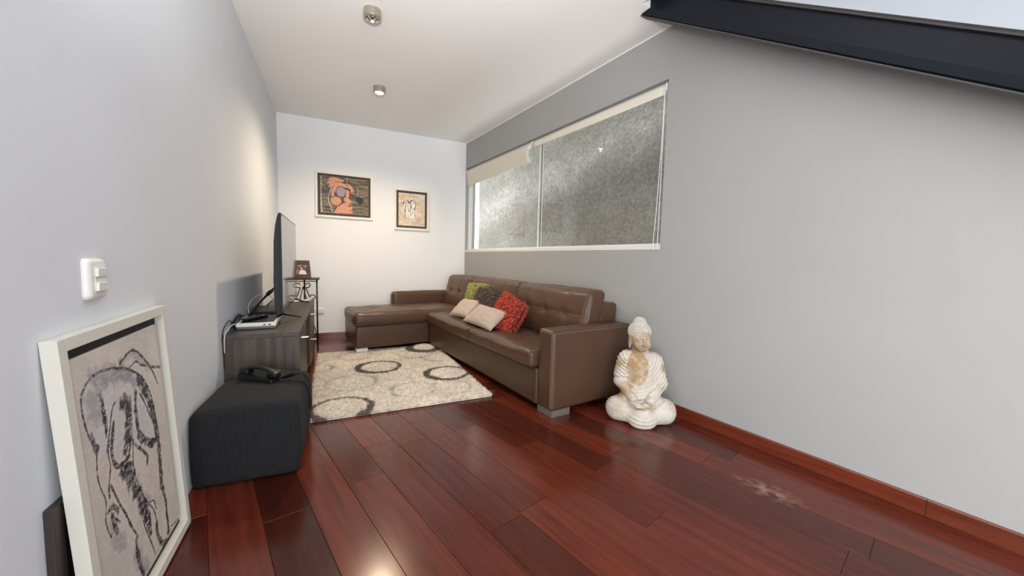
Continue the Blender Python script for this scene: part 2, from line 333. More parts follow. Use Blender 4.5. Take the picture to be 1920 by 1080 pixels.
wn = boxes('wall_near', [((-0.15, NEAR-0.15, -0.1), (0.1, NEAR, 3.0)), ((2.75, NEAR-0.15, -0.1), (xr+0.3, NEAR, 3.0)), ((0.1, NEAR-0.15, 2.3), (2.75, NEAR, 3.0)), ((0.1, NEAR-0.15, -0.1), (2.75, NEAR, 0.04))], MAT['wall_white'])
tag(wn, 'white wall behind the viewpoint with a wide window opening', 'wall', kind='structure')
pa, pb = at(3.44, -0.05), at(3.44, 3.2)
def xl(p, q, x): t = (x-p.x)/(q.x-p.x); return (x, p.y+t*(q.y-p.y))
cut = xl(pa, pb, -0.1); o1, o2 = at(3.44, 0.36), at(8.6, 0.36)
ceil_polys = [[(-0.1, D+0.1), cut, (pa.x, pa.y), tuple(at(-0.2, -0.05).xy)], [cut, (-0.1, NEAR-0.1), (at(8.6, 0.36).x, NEAR-0.1), (o1.x, o1.y)]]
bm = bmesh.new()
for poly in ceil_polys:
    a = [bm.verts.new((x, y, H)) for x, y in poly]; b = [bm.verts.new((x, y, H+0.2)) for x, y in poly]; n = len(poly)
    bm.faces.new(a[::-1] if False else a); bm.faces.new(b)
    for i in range(n): bm.faces.new((a[i], a[(i+1) % n], b[(i+1) % n], b[i]))
bmesh.ops.recalc_face_normals(bm, faces=bm.faces)
ce = bobj('ceiling', bm, MAT['ceiling']); tag(ce, 'white plaster ceiling with small round lamps', 'ceiling', kind='structure')
# upper storey above the stair opening, closed so that no sky falls through
us = rloc(boxes('wall_upper', [((3.3, -0.5, H+0.201), (3.42, 0.0, 4.6)), ((3.3, -0.62, H+0.201), (8.6, -0.5, 4.6)), ((3.3, -0.62, 4.6), (8.6, 0.1, 4.7)), ((8.4, -0.62, H+0.201), (8.55, 0.1, 4.6)), ((3.3, 0.0, 3.401), (8.6, 0.16, 4.6))], MAT['wall_white']))
tag(us, 'white walls of the stairwell above the ceiling opening', 'wall', kind='structure')
# floor: a slab that carries every board
corners = [(0, NEAR), (at(8.55, 0).x, NEAR), (W, D), (0, D)]
fl = prism('floor', corners, -0.06, -0.0125, MAT['sub']); tag(fl, 'glossy dark red hardwood floor of wide boards', 'floor', kind='structure')
AN = math.radians(14.4); eu = Vector((math.cos(AN), math.sin(AN))); ev = Vector((math.sin(AN), -math.cos(AN)))
def clip(poly, n, d):
    out = []
    for i in range(len(poly)):
        p, q = poly[i], poly[(i+1) % len(poly)]; a, b = p[0]*n[0]+p[1]*n[1]-d, q[0]*n[0]+q[1]*n[1]-d
        if a <= 0: out.append(p)
        if (a < 0 < b) or (b < 0 < a): t = a/(a-b); out.append((p[0]+t*(q[0]-p[0]), p[1]+t*(q[1]-p[1])))
    return out
rv = random.Random(11)
room_uv = [(Vector(c).dot(ev), Vector(c).dot(eu)) for c in corners]     # (v along, u across), counter-clockwise or not
cen = (sum(p[0] for p in room_uv)/4, sum(p[1] for p in room_uv)/4)
planes = []
for i in range(4):
    p, q = room_uv[i], room_uv[(i+1) % 4]; n = (q[1]-p[1], p[0]-q[0]); d = n[0]*p[0]+n[1]*p[1]
    if n[0]*cen[0]+n[1]*cen[1] > d: n, d = (-n[0], -n[1]), -d
    planes.append((n, d))
PW = 0.1745
known = {-1: [-1.80], 3: [-1.647], 5: [-0.98], 9: [-0.995]}
tones = {(0, 0): 0.92, (1, 0): 0.42}
k0 = -6
for k in range(k0, 30):
    u0 = 0.584+PW*k; js = sorted(known.get(k, [rv.uniform(-4.2, -3.0)+rv.random()*2.2])); lo = list(js); hi = list(js)
    while lo[0] > -7.5: lo.insert(0, lo[0]-rv.uniform(0.8, 1.75))
    while hi[-1] < 5: hi.append(hi[-1]+rv.uniform(0.8, 1.75))
    cuts = lo[:-len(js)] + hi if len(js) else hi
    for a, b in zip(cuts[:-1], cuts[1:]):
        g = 0.0007; poly = [(a+g, u0+g), (b-g, u0+g), (b-g, u0+PW-g), (a+g, u0+PW-g)]
        for n, d in planes:
            if poly: poly = clip(poly, n, d)
        if len(poly) < 3: continue
        ar = abs(sum(poly[i][0]*poly[(i+1) % len(poly)][1]-poly[(i+1) % len(poly)][0]*poly[i][1] for i in range(len(poly))))/2
        if ar < 2e-4: continue
        zt = rv.uniform(-0.0003, 0.0)
        n = len(poly); cx = sum(p[0] for p in poly)/n; cy = sum(p[1] for p in poly)/n
        ins = [(p[0]+(0.0009 if p[0] < cx else -0.0009), p[1]+(0.0009 if p[1] < cy else -0.0009)) for p in poly]
        V = [(x, y, -0.012) for x, y in poly]+[(x, y, zt-0.0007) for x, y in poly]+[(x, y, zt) for x, y in ins]
        F = [(i, (i+1) % n, n+(i+1) % n, n+i) for i in range(n)]+[(n+i, n+(i+1) % n, 2*n+(i+1) % n, 2*n+i) for i in range(n)]+[tuple(range(2*n, 3*n))]
        pk = mesh('plank', V, F, MAT['plank'], fl); pk.rotation_euler = (0, 0, -(PI/2-AN))
        t = rv.choice([0.62, 0.78, 0.9, 1.0, 1.05, 1.12, 0.55, 0.95]); w = rv.uniform(-0.06, 0.06)
        if k == -3+2 and False: t = 0.4
        if k == -2+0 and b > -1.6: t = 0.98
        if k == -2+1-0 and False: pass
        # the boards that read clearly in the photograph
        um = u0+PW/2
        if abs(um-0.845) < 0.05: t = 0.36          # the near-black board beside the ottoman
        if abs(um-0.67) < 0.05: t = 0.92
        if abs(um-1.02) < 0.05: t = 0.95
        if k == 3: t = 0.62 if b < -1.5 else 0.95
        if k == 9: t = 0.55 if b < -0.9 else 0.85
        pk.color = (t*(1+w), t*(1+w*0.3), t*(1-w*0.5), 1)
# baseboards, in the lengths they were cut to
br = empty('baseboard_right', at(0, 0), ROTZ, 'red-brown wooden skirting board along the grey wall', 'baseboard', kind='structure')
def bboard(par, x0, x1, y0, y1, tone):
    V = [(x0, y0, 0.0004), (x0, y1, 0.0004), (x0, y1, 0.08), (x0, y0+0.004, 0.08), (x0, y0, 0.074), (x1, y0, 0.0004), (x1, y1, 0.0004), (x1, y1, 0.08), (x1, y0+0.004, 0.08), (x1, y0, 0.074)]
    F = [(0, 1, 2, 3, 4), (9, 8, 7, 6, 5), (0, 5, 6, 1), (1, 6, 7, 2), (2, 7, 8, 3), (3, 8, 9, 4), (4, 9, 5, 0)]
    o = mesh('board', V, F, MAT['base'], par); o.color = (*tone, 1); return o
bboard(br, 0.0, 2.42, -0.014, -0.0005, (0.7, 0.72, 0.75)); bboard(br, 2.422, 4.861, -0.014, -0.0005, (0.72, 0.76, 0.76)); bboard(br, 4.863, 8.4, -0.014, -0.0005, (0.66, 0.82, 0.9))
bb = empty('baseboard_back', (0, D, 0), 0, 'red-brown wooden skirting board along the white far wall', 'baseboard', kind='structure')
bboard(bb, 0.0, 1.2, -0.014, -0.0005, (0.7, 0.65, 0.65)); bboard(bb, 1.202, W-0.02, -0.014, -0.0005, (0.7, 0.65, 0.65))
tr = rloc(box('trim_1', (0.0, -0.004, H-0.012), (3.42, -0.0003, H-0.0003), MAT['white'])); tag(tr, 'thin white paint line where the grey wall meets the ceiling', 'trim', kind='structure')
# window: aluminium frame and two sliding panes
wf = empty('window_1', at(0, 0), ROTZ, 'long two-pane sliding window in the grey wall', 'window', kind='structure')
boxes('window_frame', [((S0+0.001, 0.045, Z0+0.001), (S1-0.001, 0.105, Z0+0.04)), ((S0+0.001, 0.045, Z1-0.03), (S1-0.001, 0.105, Z1-0.001)), ((S0+0.001, 0.045, Z0+0.04), (S0+0.016, 0.105, Z1-0.03)), ((S1-0.012, 0.045, Z0+0.04), (S1-0.001, 0.105, Z1-0.03))], MAT['alu'], wf)
boxes('window_sill', [((S0+0.001, 0.002, Z0+0.001), (1.79, 0.044, Z0+0.026)), ((1.79, -0.001, Z0+0.001), (S1-0.001, 0.044, Z0+0.03))], MAT['alu'], wf)
for nm, a, b, y in (('far', S0+0.016, 1.80, 0.086), ('near', 1.77, S1-0.012, 0.066)):
    sa = boxes('sash', [((a, y-0.008, Z0+0.04), (b, y+0.008, Z0+0.05)), ((a, y-0.008, Z1-0.045), (b, y+0.008, Z1-0.03)), ((a, y-0.008, Z0+0.05), (a+0.01, y+0.008, Z1-0.045)), ((b-0.01, y-0.008, Z0+0.05), (b, y+0.008, Z1-0.045))], MAT['alu'], wf)
    box('pane', (a+0.008, y-0.0025, Z0+0.048), (b-0.008, y+0.0025, Z1-0.04), MAT['glass'], sa)
box('seal', (1.798, 0.0735, Z0+0.05), (1.806, 0.0775, Z1-0.045), MAT['seal'], wf)
# neighbouring wall across the light well
wo = rloc(mesh('wall_outside', *(lambda gx, gz: ([(x, 1.16, z) for x in gx for z in gz] + [(-1.80, 1.4, -0.5), (-1.80, 1.4, 4.2)], [(i*len(gz)+j, i*len(gz)+j+1, (i+1)*len(gz)+j+1, (i+1)*len(gz)+j) for i in range(len(gx)-1) for j in range(len(gz)-1)] + [(0, len(gx)*len(gz), len(gx)*len(gz)+1, len(gz)-1)]))(np.linspace(-1.80, 5.6, 30), np.linspace(-0.5, 4.2, 16)), MAT['stucco']))
tag(wo, 'rough stained grey stucco wall outside the window', 'wall', kind='structure')

# ------------------------------------------------------------------ staircase overhead
st = empty('staircase', at(0, 0), ROTZ, 'staircase side descending along the grey wall, dark steel beam under a white panel', 'staircase')
def slope(s): return 2.803-0.667*(s-3.38)
SA, SB = 3.10, 7.2
def slab(name, d0, d1, z0, z1, mat, sa=SA, sb=SB):
    V = [(s, -d, slope(s)+z) for s in (sa, sb) for d, z in ((d0, z0), (d1, z0), (d1, z1), (d0, z1))]
    return mesh(name, V, [(0, 1, 2, 3), (7, 6, 5, 4), (0, 4, 5, 1), (1, 5, 6, 2), (2, 6, 7, 3), (3, 7, 4, 0)], mat, st)
prof = [(0.215, 0.0), (0.262, 0.0), (0.276, 0.008), (0.280, 0.05), (0.280, 0.172), (0.215, 0.172)]
V = [(s, -d, slope(s)+z) for s in (SA, SB) for d, z in prof]; n = len(prof)
mesh('stringer', V, [tuple(range(n)), tuple(range(2*n-1, n-1, -1))]+[(i, n+i, n+(i+1) % n, (i+1) % n) for i in range(n)], MAT['navy'], st)
V = [(s, -d, slope(s)+z) for s in (SA, SB) for d, z in ((0.20, -0.007), (0.268, -0.007), (0.268, -0.0003), (0.20, -0.0003))]
mesh('lower_flange', V, [(0, 1, 2, 3), (7, 6, 5, 4), (0, 4, 5, 1), (1, 5, 6, 2), (2, 6, 7, 3), (3, 7, 4, 0)], MAT['navylip'], st)
slab('upper_flange', 0.20, 0.302, 0.1725, 0.186, MAT['navylip']); slab('side_panel', 0.286, 0.318, 0.1865, 1.15, MAT['soffit'], 3.46, 7.2)

# ================================================================== CEILING LAMPS, SWITCH, OUTLET
def lamp(x, y, lit, label):
    e = empty('ceiling_lamp', (x, y, H), 0, label, 'lamp', 'small round ceiling lamps')
    lathe('body', [(0.0, -0.0005), (0.06, -0.0005), (0.06, -0.052), (0.057, -0.056), (0.046, -0.056), (0.044, -0.05)], MAT['steel'], e, 40)
    lathe('trim_ring', [(0.044, -0.05), (0.041, -0.044), (0.037, -0.044), (0.035, -0.04), (0.03, -0.04)], MAT['steel'], e, 40)
    lathe('bulb', [(0.031, -0.0405), (0.029, -0.048), (0.02, -0.0535), (0.0, -0.0555)], MAT['bulb'] if lit else MAT['chrome'], e, 24)
    if not lit: lathe('lamp_cap', [(0.008, -0.0550), (0.008, -0.058), (0.0, -0.0585)], MAT['black'], e, 16)
    return e
lamp(0.872, 2.914, False, 'unlit brushed steel ceiling lamp nearest to us')
lamp(1.047, 4.144, True, 'lit ceiling lamp glowing warm towards the far wall')
sw = empty('light_switch', (0, 1.436, 1.02), 0, 'white double light switch on the left wall above the leaning picture', 'light switch')
softbox('plate', (0.0005, -0.044, -0.058), (0.017, 0.044, 0.056), 0.014, (3, 6, 8), MAT['plastic'], sw)
box('switch_bed', (0.0165, -0.022, -0.036), (0.0182, 0.034, 0.036), MAT['plastic'], sw, 0.0005)
for z in (0.018, -0.022):
    box('rocker', (0.017, -0.02, z-0.012), (0.0245, 0.026, z+0.012), MAT['plastic'], sw, 0.0015, rot=Matrix.Rotation(0.06, 3, 'Y'))
ou = empty('wall_outlet', (0.43, D, 0.372), 0, 'white double power outlet low on the far wall beside the iron table', 'outlet')
softbox('plate', (-0.06, -0.009, -0.037), (0.06, -0.0005, 0.037), 0.007, (6, 3, 5), MAT['plastic'], ou)
for x in (-0.027, 0.027):
    so = box('socket', (x-0.018, -0.0115, -0.015), (x+0.018, -0.0088, 0.015), MAT['plastic'], ou, 0.001)
    boxes('slot', [((x-0.008, -0.0118, -0.005), (x-0.0055, -0.0113, 0.006)), ((x+0.0055, -0.0118, -0.005), (x+0.008, -0.0113, 0.006)), ((x-0.002, -0.0118, -0.011), (x+0.002, -0.0113, -0.007))], MAT['black'], so)

# ================================================================== BLINDS
def roller_blind(s0, s1, ztop, zb_a, zb_b, label, chain, roll_front):
    e = empty('roller_blind', at(0, 0), ROTZ, label, 'blind', 'roller blinds in the window')
    # cloth comes over the front of the roll and falls to the hem bar
    prof = []
    for k in range(9):
        a = PI*0.5 - k*PI*0.5/8; prof.append((0.031-0.026*math.cos(a), ztop-0.026+0.026*math.sin(a)))
    n = 10; N = 24; V = []
    for j in range(N+1):
        t = j/N; s = s0+(s1-s0)*t; zb = zb_a+(zb_b-zb_a)*t
        for y, z in prof: V.append((s, y, z))
        for k in range(1, n+1):
            f = k/n; z = prof[-1][1]+(zb-prof[-1][1])*f
            y = prof[-1][0] + roll_front*math.sin(PI*f*0.9)*max(0, (t-0.72)/0.28)**2 + (0.0 if roll_front == 0 else 0.012*f*f)
            V.append((s, y, z))
    m = len(prof)+n
    F = [(j*m+i, (j+1)*m+i, (j+1)*m+i+1, j*m+i+1) for j in range(N) for i in range(m-1)]
    cl = mesh('cloth', V, F, MAT['blind'], e, True); md = cl.modifiers.new('thick', 'SOLIDIFY'); md.thickness = 0.0012; md.offset = 0
    tube('roll', [(s0+0.004, 0.031, ztop-0.026), (s1-0.004, 0.031, ztop-0.026)], 0.0235, MAT['white'], e, 20)
    yb = V[m-1][1]; tube('hem_bar', [(s0+0.003, yb, zb_a+0.004), (s1-0.003, yb, zb_b+0.004)], 0.0045, MAT['blind'], e, 8)
    for q0, q1 in ((s1-0.003, s1+0.009), (s0-0.006, s0+0.003)): box('bracket', (q0, 0.004, ztop-0.05), (q1, 0.058, ztop+0.004), MAT['white'], e, 0.002)
    if chain:
        c = [(s1+0.0, -0.004, ztop-0.02), (s1+0.004, -0.006, 2.0), (s1+0.006, -0.007, 1.5), (s1+0.004, -0.008, 1.24), (s1-0.012, -0.009, 1.205), (s1-0.03, -0.010, 1.235), (s1-0.018, -0.009, 1.5), (s1-0.004, -0.007, 2.0), (s1-0.002, -0.004, ztop-0.02)]
        P = spline(c, 40); tube('bead_chain', P, np.where(np.arange(len(P)) % 2 == 0, 0.0032, 0.0021), MAT['plastic'], e, 6)
    return e
roller_blind(1.695, 3.388, 2.424, 2.345, 2.345, 'cream roller blind rolled almost up over the larger near pane', True, 0)
roller_blind(0.016, 1.672, 2.418, 2.178, 2.212, 'cream roller blind hanging lower over the far pane', False, -0.035)

# ================================================================== PICTURES
class Canvas:                          # a paint layer: colours per point of a fine sheet, worked out stroke by stroke
    def __init__(s, w, h, nx, bgcol, seed=1):
        s.nx = nx; s.ny = int(round(nx*h/w)); s.asp = h/w; s.rng = np.random.RandomState(seed)
        s.u, s.v = np.meshgrid(np.linspace(0, 1, s.nx), np.linspace(0, 1, s.ny), indexing='ij'); s.c = np.zeros((s.nx, s.ny, 3)); s.c[:] = bgcol
        s.P = np.stack([s.u, s.v*s.asp, np.zeros_like(s.u)], -1)
    def noise(s, sc, seed=0, st=(1, 1)): return vnoise(s.P*np.array([st[0], st[1], 1]), sc, seed)+0.5*vnoise(s.P*np.array([st[0], st[1], 1]), sc*2.3, seed+7)
    def mix(s, m, col): s.c = s.c*(1-m[..., None])+np.array(col)*m[..., None]
    def poly(s, pts, col, soft=0.006, amp=0.0, seed=3):
        inside = np.zeros(s.u.shape, bool); n = len(pts)
        uu = s.u+amp*s.noise(30, seed); vv = s.v+amp*s.noise(30, seed+1)
        for i in range(n):
            (x0, y0), (x1, y1) = pts[i], pts[(i+1) % n]
            cnd = ((y0 > vv) != (y1 > vv)) & (uu < (x1-x0)*(vv-y0)/(y1-y0+1e-12)+x0); inside ^= cnd
        s.mix(inside*1.0, col); return inside
    def stroke(s, pts, w, col, alpha=1.0, rough=0.3, seed=5):
        P = spline([(x, y*s.asp) for x, y in pts], 6) if len(pts) > 2 else np.array([(x, y*s.asp) for x, y in pts]); d = np.full(s.u.shape, 9.0)
        X, Y = s.u, s.v*s.asp
        for a, b in zip(P[:-1], P[1:]):
            ab = b-a; t = np.clip(((X-a[0])*ab[0]+(Y-a[1])*ab[1])/(ab@ab+1e-12), 0, 1); d = np.minimum(d, np.hypot(X-a[0]-t*ab[0], Y-a[1]-t*ab[1]))
        ww = w*0.5*(1+rough*2*s.noise(28, seed)); m = np.clip((ww-d)/(0.35*w)+0.5, 0, 1)*alpha; s.mix(np.clip(m, 0, 1), col)
    def sheet(s, name, w, h, parent, mk):
        V = mk(s.u.ravel()*w, -s.v.ravel()*h); nx, ny = s.nx, s.ny; i, j = np.meshgrid(np.arange(nx-1), np.arange(ny-1), indexing='ij'); k = (i*ny+j).ravel()
        F = np.stack([k, k+1, k+ny+1, k+ny], 1); return mesh(name, V, F, MAT['paint'], parent, True, np.array(s.c).reshape(-1, 3))
LC = lambda r, g, b: np.array(lin((r, g, b)))
# --- artwork strokes, in fractions of each canvas
FIGURE=[
 ('P',1,[(0.044,0.137),(0.07,0.113),(0.144,0.092),(0.241,0.084),(0.35,0.094),(0.454,0.11),(0.561,0.137),(0.672,0.179),(0.748,0.238),(0.793,0.299),(0.819,0.363),(0.84,0.439),(0.845,0.53),(0.832,0.575),(0.221,0.385),(0.105,0.342),(0.063,0.282),(0.046,0.22),(0.037,0.179)]),
 ('S',.012,[(0.054,0.126),(0.108,0.099),(0.182,0.084),(0.253,0.083),(0.351,0.093),(0.454,0.11),(0.534,0.129),(0.615,0.157),(0.684,0.189),(0.748,0.238),(0.793,0.299),(0.813,0.356),(0.828,0.424),(0.84,0.499),(0.829,0.574)]),
 ('B',.035,[(0.662,0.199),(0.722,0.255),(0.763,0.321),(0.789,0.385),(0.809,0.461),(0.809,0.52)]),
 ('S',.01,[(0.044,0.137),(0.038,0.175),(0.044,0.224),(0.058,0.268),(0.078,0.3),(0.106,0.34)]),
 ('B',.022,[(0.075,0.281),(0.094,0.314),(0.112,0.34)]),
 ('S',.012,[(0.206,0.164),(0.219,0.204),(0.219,0.246),(0.219,0.289),(0.214,0.321)]),
 ('B',.018,[(0.221,0.186),(0.223,0.243),(0.219,0.298)]),
 ('G',.06,[(0.116,0.158),(0.181,0.168),(0.143,0.2),(0.18,0.223)]),
 ('S',.008,[(0.346,0.224),(0.314,0.236),(0.284,0.268),(0.255,0.308),(0.219,0.346),(0.199,0.378)]),
 ('B',.04,[(0.42,0.247),(0.478,0.25),(0.472,0.279),(0.466,0.325),(0.448,0.372),(0.41,0.413),(0.378,0.434)]),
 ('B',.016,[(0.302,0.292),(0.279,0.329),(0.248,0.369)]),
 ('S',.008,[(0.526,0.245),(0.511,0.305),(0.494,0.363),(0.479,0.412),(0.471,0.463)]),
 ('B',.022,[(0.591,0.243),(0.573,0.288),(0.562,0.339),(0.561,0.376),(0.577,0.413),(0.638,0.464),(0.73,0.502),(0.821,0.517)]),
 ('S',.01,[(0.649,0.262),(0.695,0.311),(0.738,0.372),(0.783,0.436),(0.788,0.484)]),
 ('B',.03,[(0.572,0.423),(0.634,0.474),(0.761,0.518)]),
 ('S',.012,[(0.455,0.09),(0.529,0.074),(0.619,0.064),(0.685,0.081),(0.746,0.115),(0.808,0.153),(0.861,0.18),(1.009,0.209)]),
 ('S',.009,[(0.565,0.127),(0.65,0.118),(0.722,0.147),(0.819,0.169),(0.875,0.211),(0.924,0.274)]),
 ('G',.03,[(0.461,0.094),(0.555,0.084),(0.635,0.081),(0.719,0.116),(0.786,0.161)]),
 ('G',.05,[(0.167,0.092),(0.261,0.094),(0.409,0.114),(0.556,0.147)]),
 ('G',.04,[(0.206,0.137),(0.337,0.125),(0.494,0.15),(0.597,0.197)]),
 ('S',.008,[(0.11,0.344),(0.092,0.393),(0.086,0.436),(0.099,0.481),(0.123,0.531),(0.118,0.565),(0.098,0.603),(0.107,0.644),(0.126,0.678)]),
 ('S',.01,[(0.233,0.345),(0.209,0.39),(0.212,0.433),(0.19,0.473),(0.17,0.502),(0.164,0.541)]),
 ('B',.018,[(0.245,0.381),(0.239,0.41),(0.254,0.442),(0.299,0.473),(0.384,0.493),(0.443,0.51)]),
 ('B',.02,[(0.453,0.416),(0.43,0.448),(0.378,0.471),(0.33,0.472)]),
 ('S',.009,[(0.493,0.422),(0.46,0.481),(0.453,0.524),(0.462,0.58),(0.498,0.652),(0.558,0.724),(0.626,0.789),(0.648,0.849),(0.65,0.908),(0.661,0.972)]),
 ('B',.05,[(0.334,0.498),(0.395,0.539),(0.42,0.594),(0.45,0.64),(0.479,0.693),(0.513,0.737),(0.533,0.775)]),
 ('B',.03,[(0.498,0.73),(0.533,0.775),(0.539,0.821),(0.548,0.863)]),
 ('S',.012,[(0.19,0.504),(0.219,0.552),(0.253,0.608),(0.301,0.672),(0.337,0.734),(0.39,0.803)]),
 ('B',.02,[(0.369,0.811),(0.362,0.861),(0.37,0.919),(0.395,0.979)]),
 ('S',.01,[(0.362,0.808),(0.353,0.863),(0.365,0.928),(0.398,0.993)]),
 ('S',.009,[(0.476,0.775),(0.503,0.836),(0.544,0.911),(0.573,0.976)]),
 ('B',.016,[(0.506,0.449),(0.562,0.483),(0.631,0.535),(0.624,0.57)]),
 ('B',.03,[(0.828,0.559),(0.803,0.629),(0.799,0.693),(0.78,0.739)]),
 ('B',.02,[(0.796,0.752),(0.816,0.826),(0.809,0.884),(0.802,0.942),(0.794,0.98)]),
 ('B',.022,[(0.64,0.865),(0.644,0.919),(0.681,0.975),(0.758,1.004)]),
 ('B',.018,[(0.14,0.585),(0.188,0.588),(0.225,0.619)]),
 ('B',.016,[(0.16,0.603),(0.164,0.642),(0.188,0.685)]),
 ('S',.008,[(0.162,0.615),(0.227,0.664)]),
 ('G',.05,[(0.146,0.65),(0.166,0.702),(0.217,0.753)]),
 ('G',.05,[(0.358,0.871),(0.399,0.933),(0.447,0.988)]),
 ('S',.008,[(0.572,0.736),(0.644,0.752),(0.663,0.798)]),
 ('G',.03,[(0.474,0.59),(0.507,0.674),(0.591,0.737)]),
 ('S',.007,[(0.858,0.974),(0.916,0.985),(0.979,0.991)]),
]
HANDS=[
 ('W',.012,[(0.259,0.187),(0.213,0.352),(0.173,0.502),(0.166,0.664),(0.21,0.807),(0.237,0.922),(0.248,0.995)]),
 ('P',0,[(0.12,0.188),(0.198,0.106),(0.154,0.061),(0.232,0.023),(0.31,0.013),(0.411,0.038),(0.501,0.071),(0.456,0.12),(0.309,0.137),(0.264,0.23),(0.208,0.28),(0.163,0.278),(0.197,0.208)]),
 ('P',0,[(0.309,0.137),(0.411,0.118),(0.501,0.159),(0.603,0.169),(0.66,0.229),(0.682,0.315),(0.722,0.333),(0.671,0.346),(0.688,0.418),(0.642,0.349),(0.63,0.439),(0.602,0.324),(0.557,0.262),(0.5,0.261),(0.41,0.235),(0.342,0.272),(0.308,0.385),(0.273,0.521),(0.223,0.541),(0.212,0.469),(0.241,0.32)]),
 ('V',0,[(0.342,0.279),(0.41,0.245),(0.5,0.291),(0.517,0.377),(0.488,0.498),(0.42,0.535),(0.352,0.498),(0.321,0.399)]),
 ('P',0,[(0.517,0.333),(0.568,0.327),(0.602,0.397),(0.596,0.502),(0.556,0.535),(0.511,0.466)]),
 ('P',0,[(0.211,0.601),(0.262,0.552),(0.341,0.536),(0.408,0.566),(0.442,0.636),(0.419,0.727),(0.328,0.788),(0.249,0.759),(0.211,0.689)]),
 ('P',0,[(0.476,0.559),(0.544,0.522),(0.601,0.575),(0.641,0.66),(0.589,0.695),(0.51,0.673)]),
 ('P',0,[(0.259,0.993),(0.316,0.855),(0.407,0.728),(0.498,0.689),(0.589,0.695),(0.566,0.801),(0.658,0.777),(0.658,0.852),(0.612,0.886),(0.669,0.911),(0.646,0.98),(0.451,0.99)]),
 ('S',.012,[(0.309,0.137),(0.41,0.122),(0.501,0.166),(0.568,0.224)]),
 ('S',.012,[(0.211,0.689),(0.249,0.766),(0.328,0.795),(0.419,0.734),(0.442,0.636),(0.408,0.566),(0.341,0.529)]),
 ('S',.014,[(0.259,0.993),(0.316,0.855),(0.407,0.728),(0.498,0.689)]),
 ('S',.012,[(0.342,0.279),(0.321,0.399),(0.352,0.498),(0.42,0.535),(0.499,0.512),(0.517,0.377),(0.5,0.291),(0.41,0.245),(0.342,0.279)]),
 ('S',.02,[(0.291,0.402),(0.307,0.503),(0.341,0.529)]),
 ('S',.03,[(0.545,0.286),(0.591,0.31)]),
 ('S',.02,[(0.608,0.308),(0.607,0.486)]),
 ('S',.02,[(0.453,0.59),(0.453,0.679)]),
 ('K',0,[(0.722,0.607),(0.751,0.515),(0.797,0.488),(0.889,0.545),(0.901,0.619),(0.843,0.707),(0.796,0.697),(0.773,0.647)]),
 ('W',.008,[(0.763,0.217),(0.78,0.304),(0.768,0.469)]),
 ('W',.01,[(0.524,0.009),(0.552,0.021),(0.544,0.124)]),
 ('W',.006,[(0.796,0.899),(0.866,0.877),(0.959,0.891)]),
 ('W',.012,[(0.016,0.027),(0.018,0.214),(0.012,0.389),(0.017,0.548),(0.011,0.665)]),
 ('W',.02,[(0.016,0.68),(0.02,0.811),(0.025,0.971)]),
]
THREE=[
 ('O',0,[(0.03,0.106),(0.203,0.109),(0.184,0.305),(0.079,0.409),(0.028,0.342)]),
 ('O',0,[(0.342,0.086),(0.642,0.082),(0.766,0.159),(0.659,0.306),(0.412,0.194)]),
 ('O',0,[(0.041,0.816),(0.251,0.806),(0.409,0.743),(0.765,0.812),(0.621,0.918),(0.426,0.898),(0.197,0.893)]),
 ('O',0,[(0.659,0.32),(0.91,0.292),(0.891,0.692),(0.693,0.787)]),
 ('W',.0,[(0.201,0.332),(0.272,0.258),(0.359,0.197),(0.376,0.28),(0.357,0.576),(0.339,0.746),(0.26,0.75),(0.235,0.582),(0.2,0.472)]),
 ('W',.0,[(0.359,0.295),(0.43,0.193),(0.5,0.091),(0.553,0.186),(0.632,0.279),(0.641,0.477),(0.631,0.761),(0.444,0.784),(0.356,0.717)]),
 ('S',.02,[(0.289,0.257),(0.271,0.356),(0.244,0.455),(0.235,0.554),(0.26,0.75)]),
 ('S',.045,[(0.333,0.234),(0.376,0.266),(0.429,0.291),(0.473,0.218),(0.518,0.202)]),
 ('S',.03,[(0.158,0.307),(0.202,0.304),(0.184,0.347)]),
 ('S',.016,[(0.359,0.295),(0.349,0.408),(0.375,0.519),(0.428,0.544),(0.455,0.43),(0.438,0.305)]),
 ('S',.02,[(0.535,0.215),(0.553,0.256),(0.544,0.313)]),
 ('S',.02,[(0.579,0.212),(0.632,0.265),(0.645,0.363),(0.614,0.478)]),
 ('S',.035,[(0.235,0.505),(0.243,0.554)]),
 ('S',.035,[(0.596,0.465),(0.605,0.507)]),
 ('S',.016,[(0.473,0.317),(0.481,0.429),(0.534,0.482)]),
 ('S',.03,[(0.375,0.54),(0.445,0.536)]),
 ('S',.015,[(0.445,0.572),(0.454,0.684)]),
 ('S',.02,[(0.534,0.553),(0.542,0.623)]),
 ('S',.015,[(0.623,0.563),(0.622,0.733)]),
 ('S',.012,[(0.801,0.953),(0.873,0.943),(0.945,0.955)]),
]
def framed(name, e, w, h, depth, bar, mat_m, mw, framemat, cv, cname, raise_=0.010):
    # local frame: x right, z up, front towards -y, origin at the lower left of the back
    for a, b in (((0, 0), (bar, h)), ((w-bar, 0), (w, h)), ((bar, h-bar), (w-bar, h)), ((bar, 0), (w-bar, bar))):
        box('frame_bar', (a[0], -depth, a[1]), (b[0], -0.001, b[1]), framemat, e, 0.0015)
    box('mount', (bar-0.002, -depth*0.22, bar-0.002), (w-bar+0.002, -0.0012, h-bar+0.002), mat_m, e)
    y = -depth*0.22; g = mw
    ca = box('canvas', (bar+g, y-raise_, bar+g), (w-bar-g, y-0.0003, h-bar-g), MAT['creamw'], e, 0.001)
    cw, ch = w-2*bar-2*g, h-2*bar-2*g
    cv.sheet('painting', cw-0.002, ch-0.002, ca, lambda u, v: np.stack([bar+g+0.001+u, np.full_like(u, y-raise_-0.0006), bar+g+ch-0.001+v], -1))
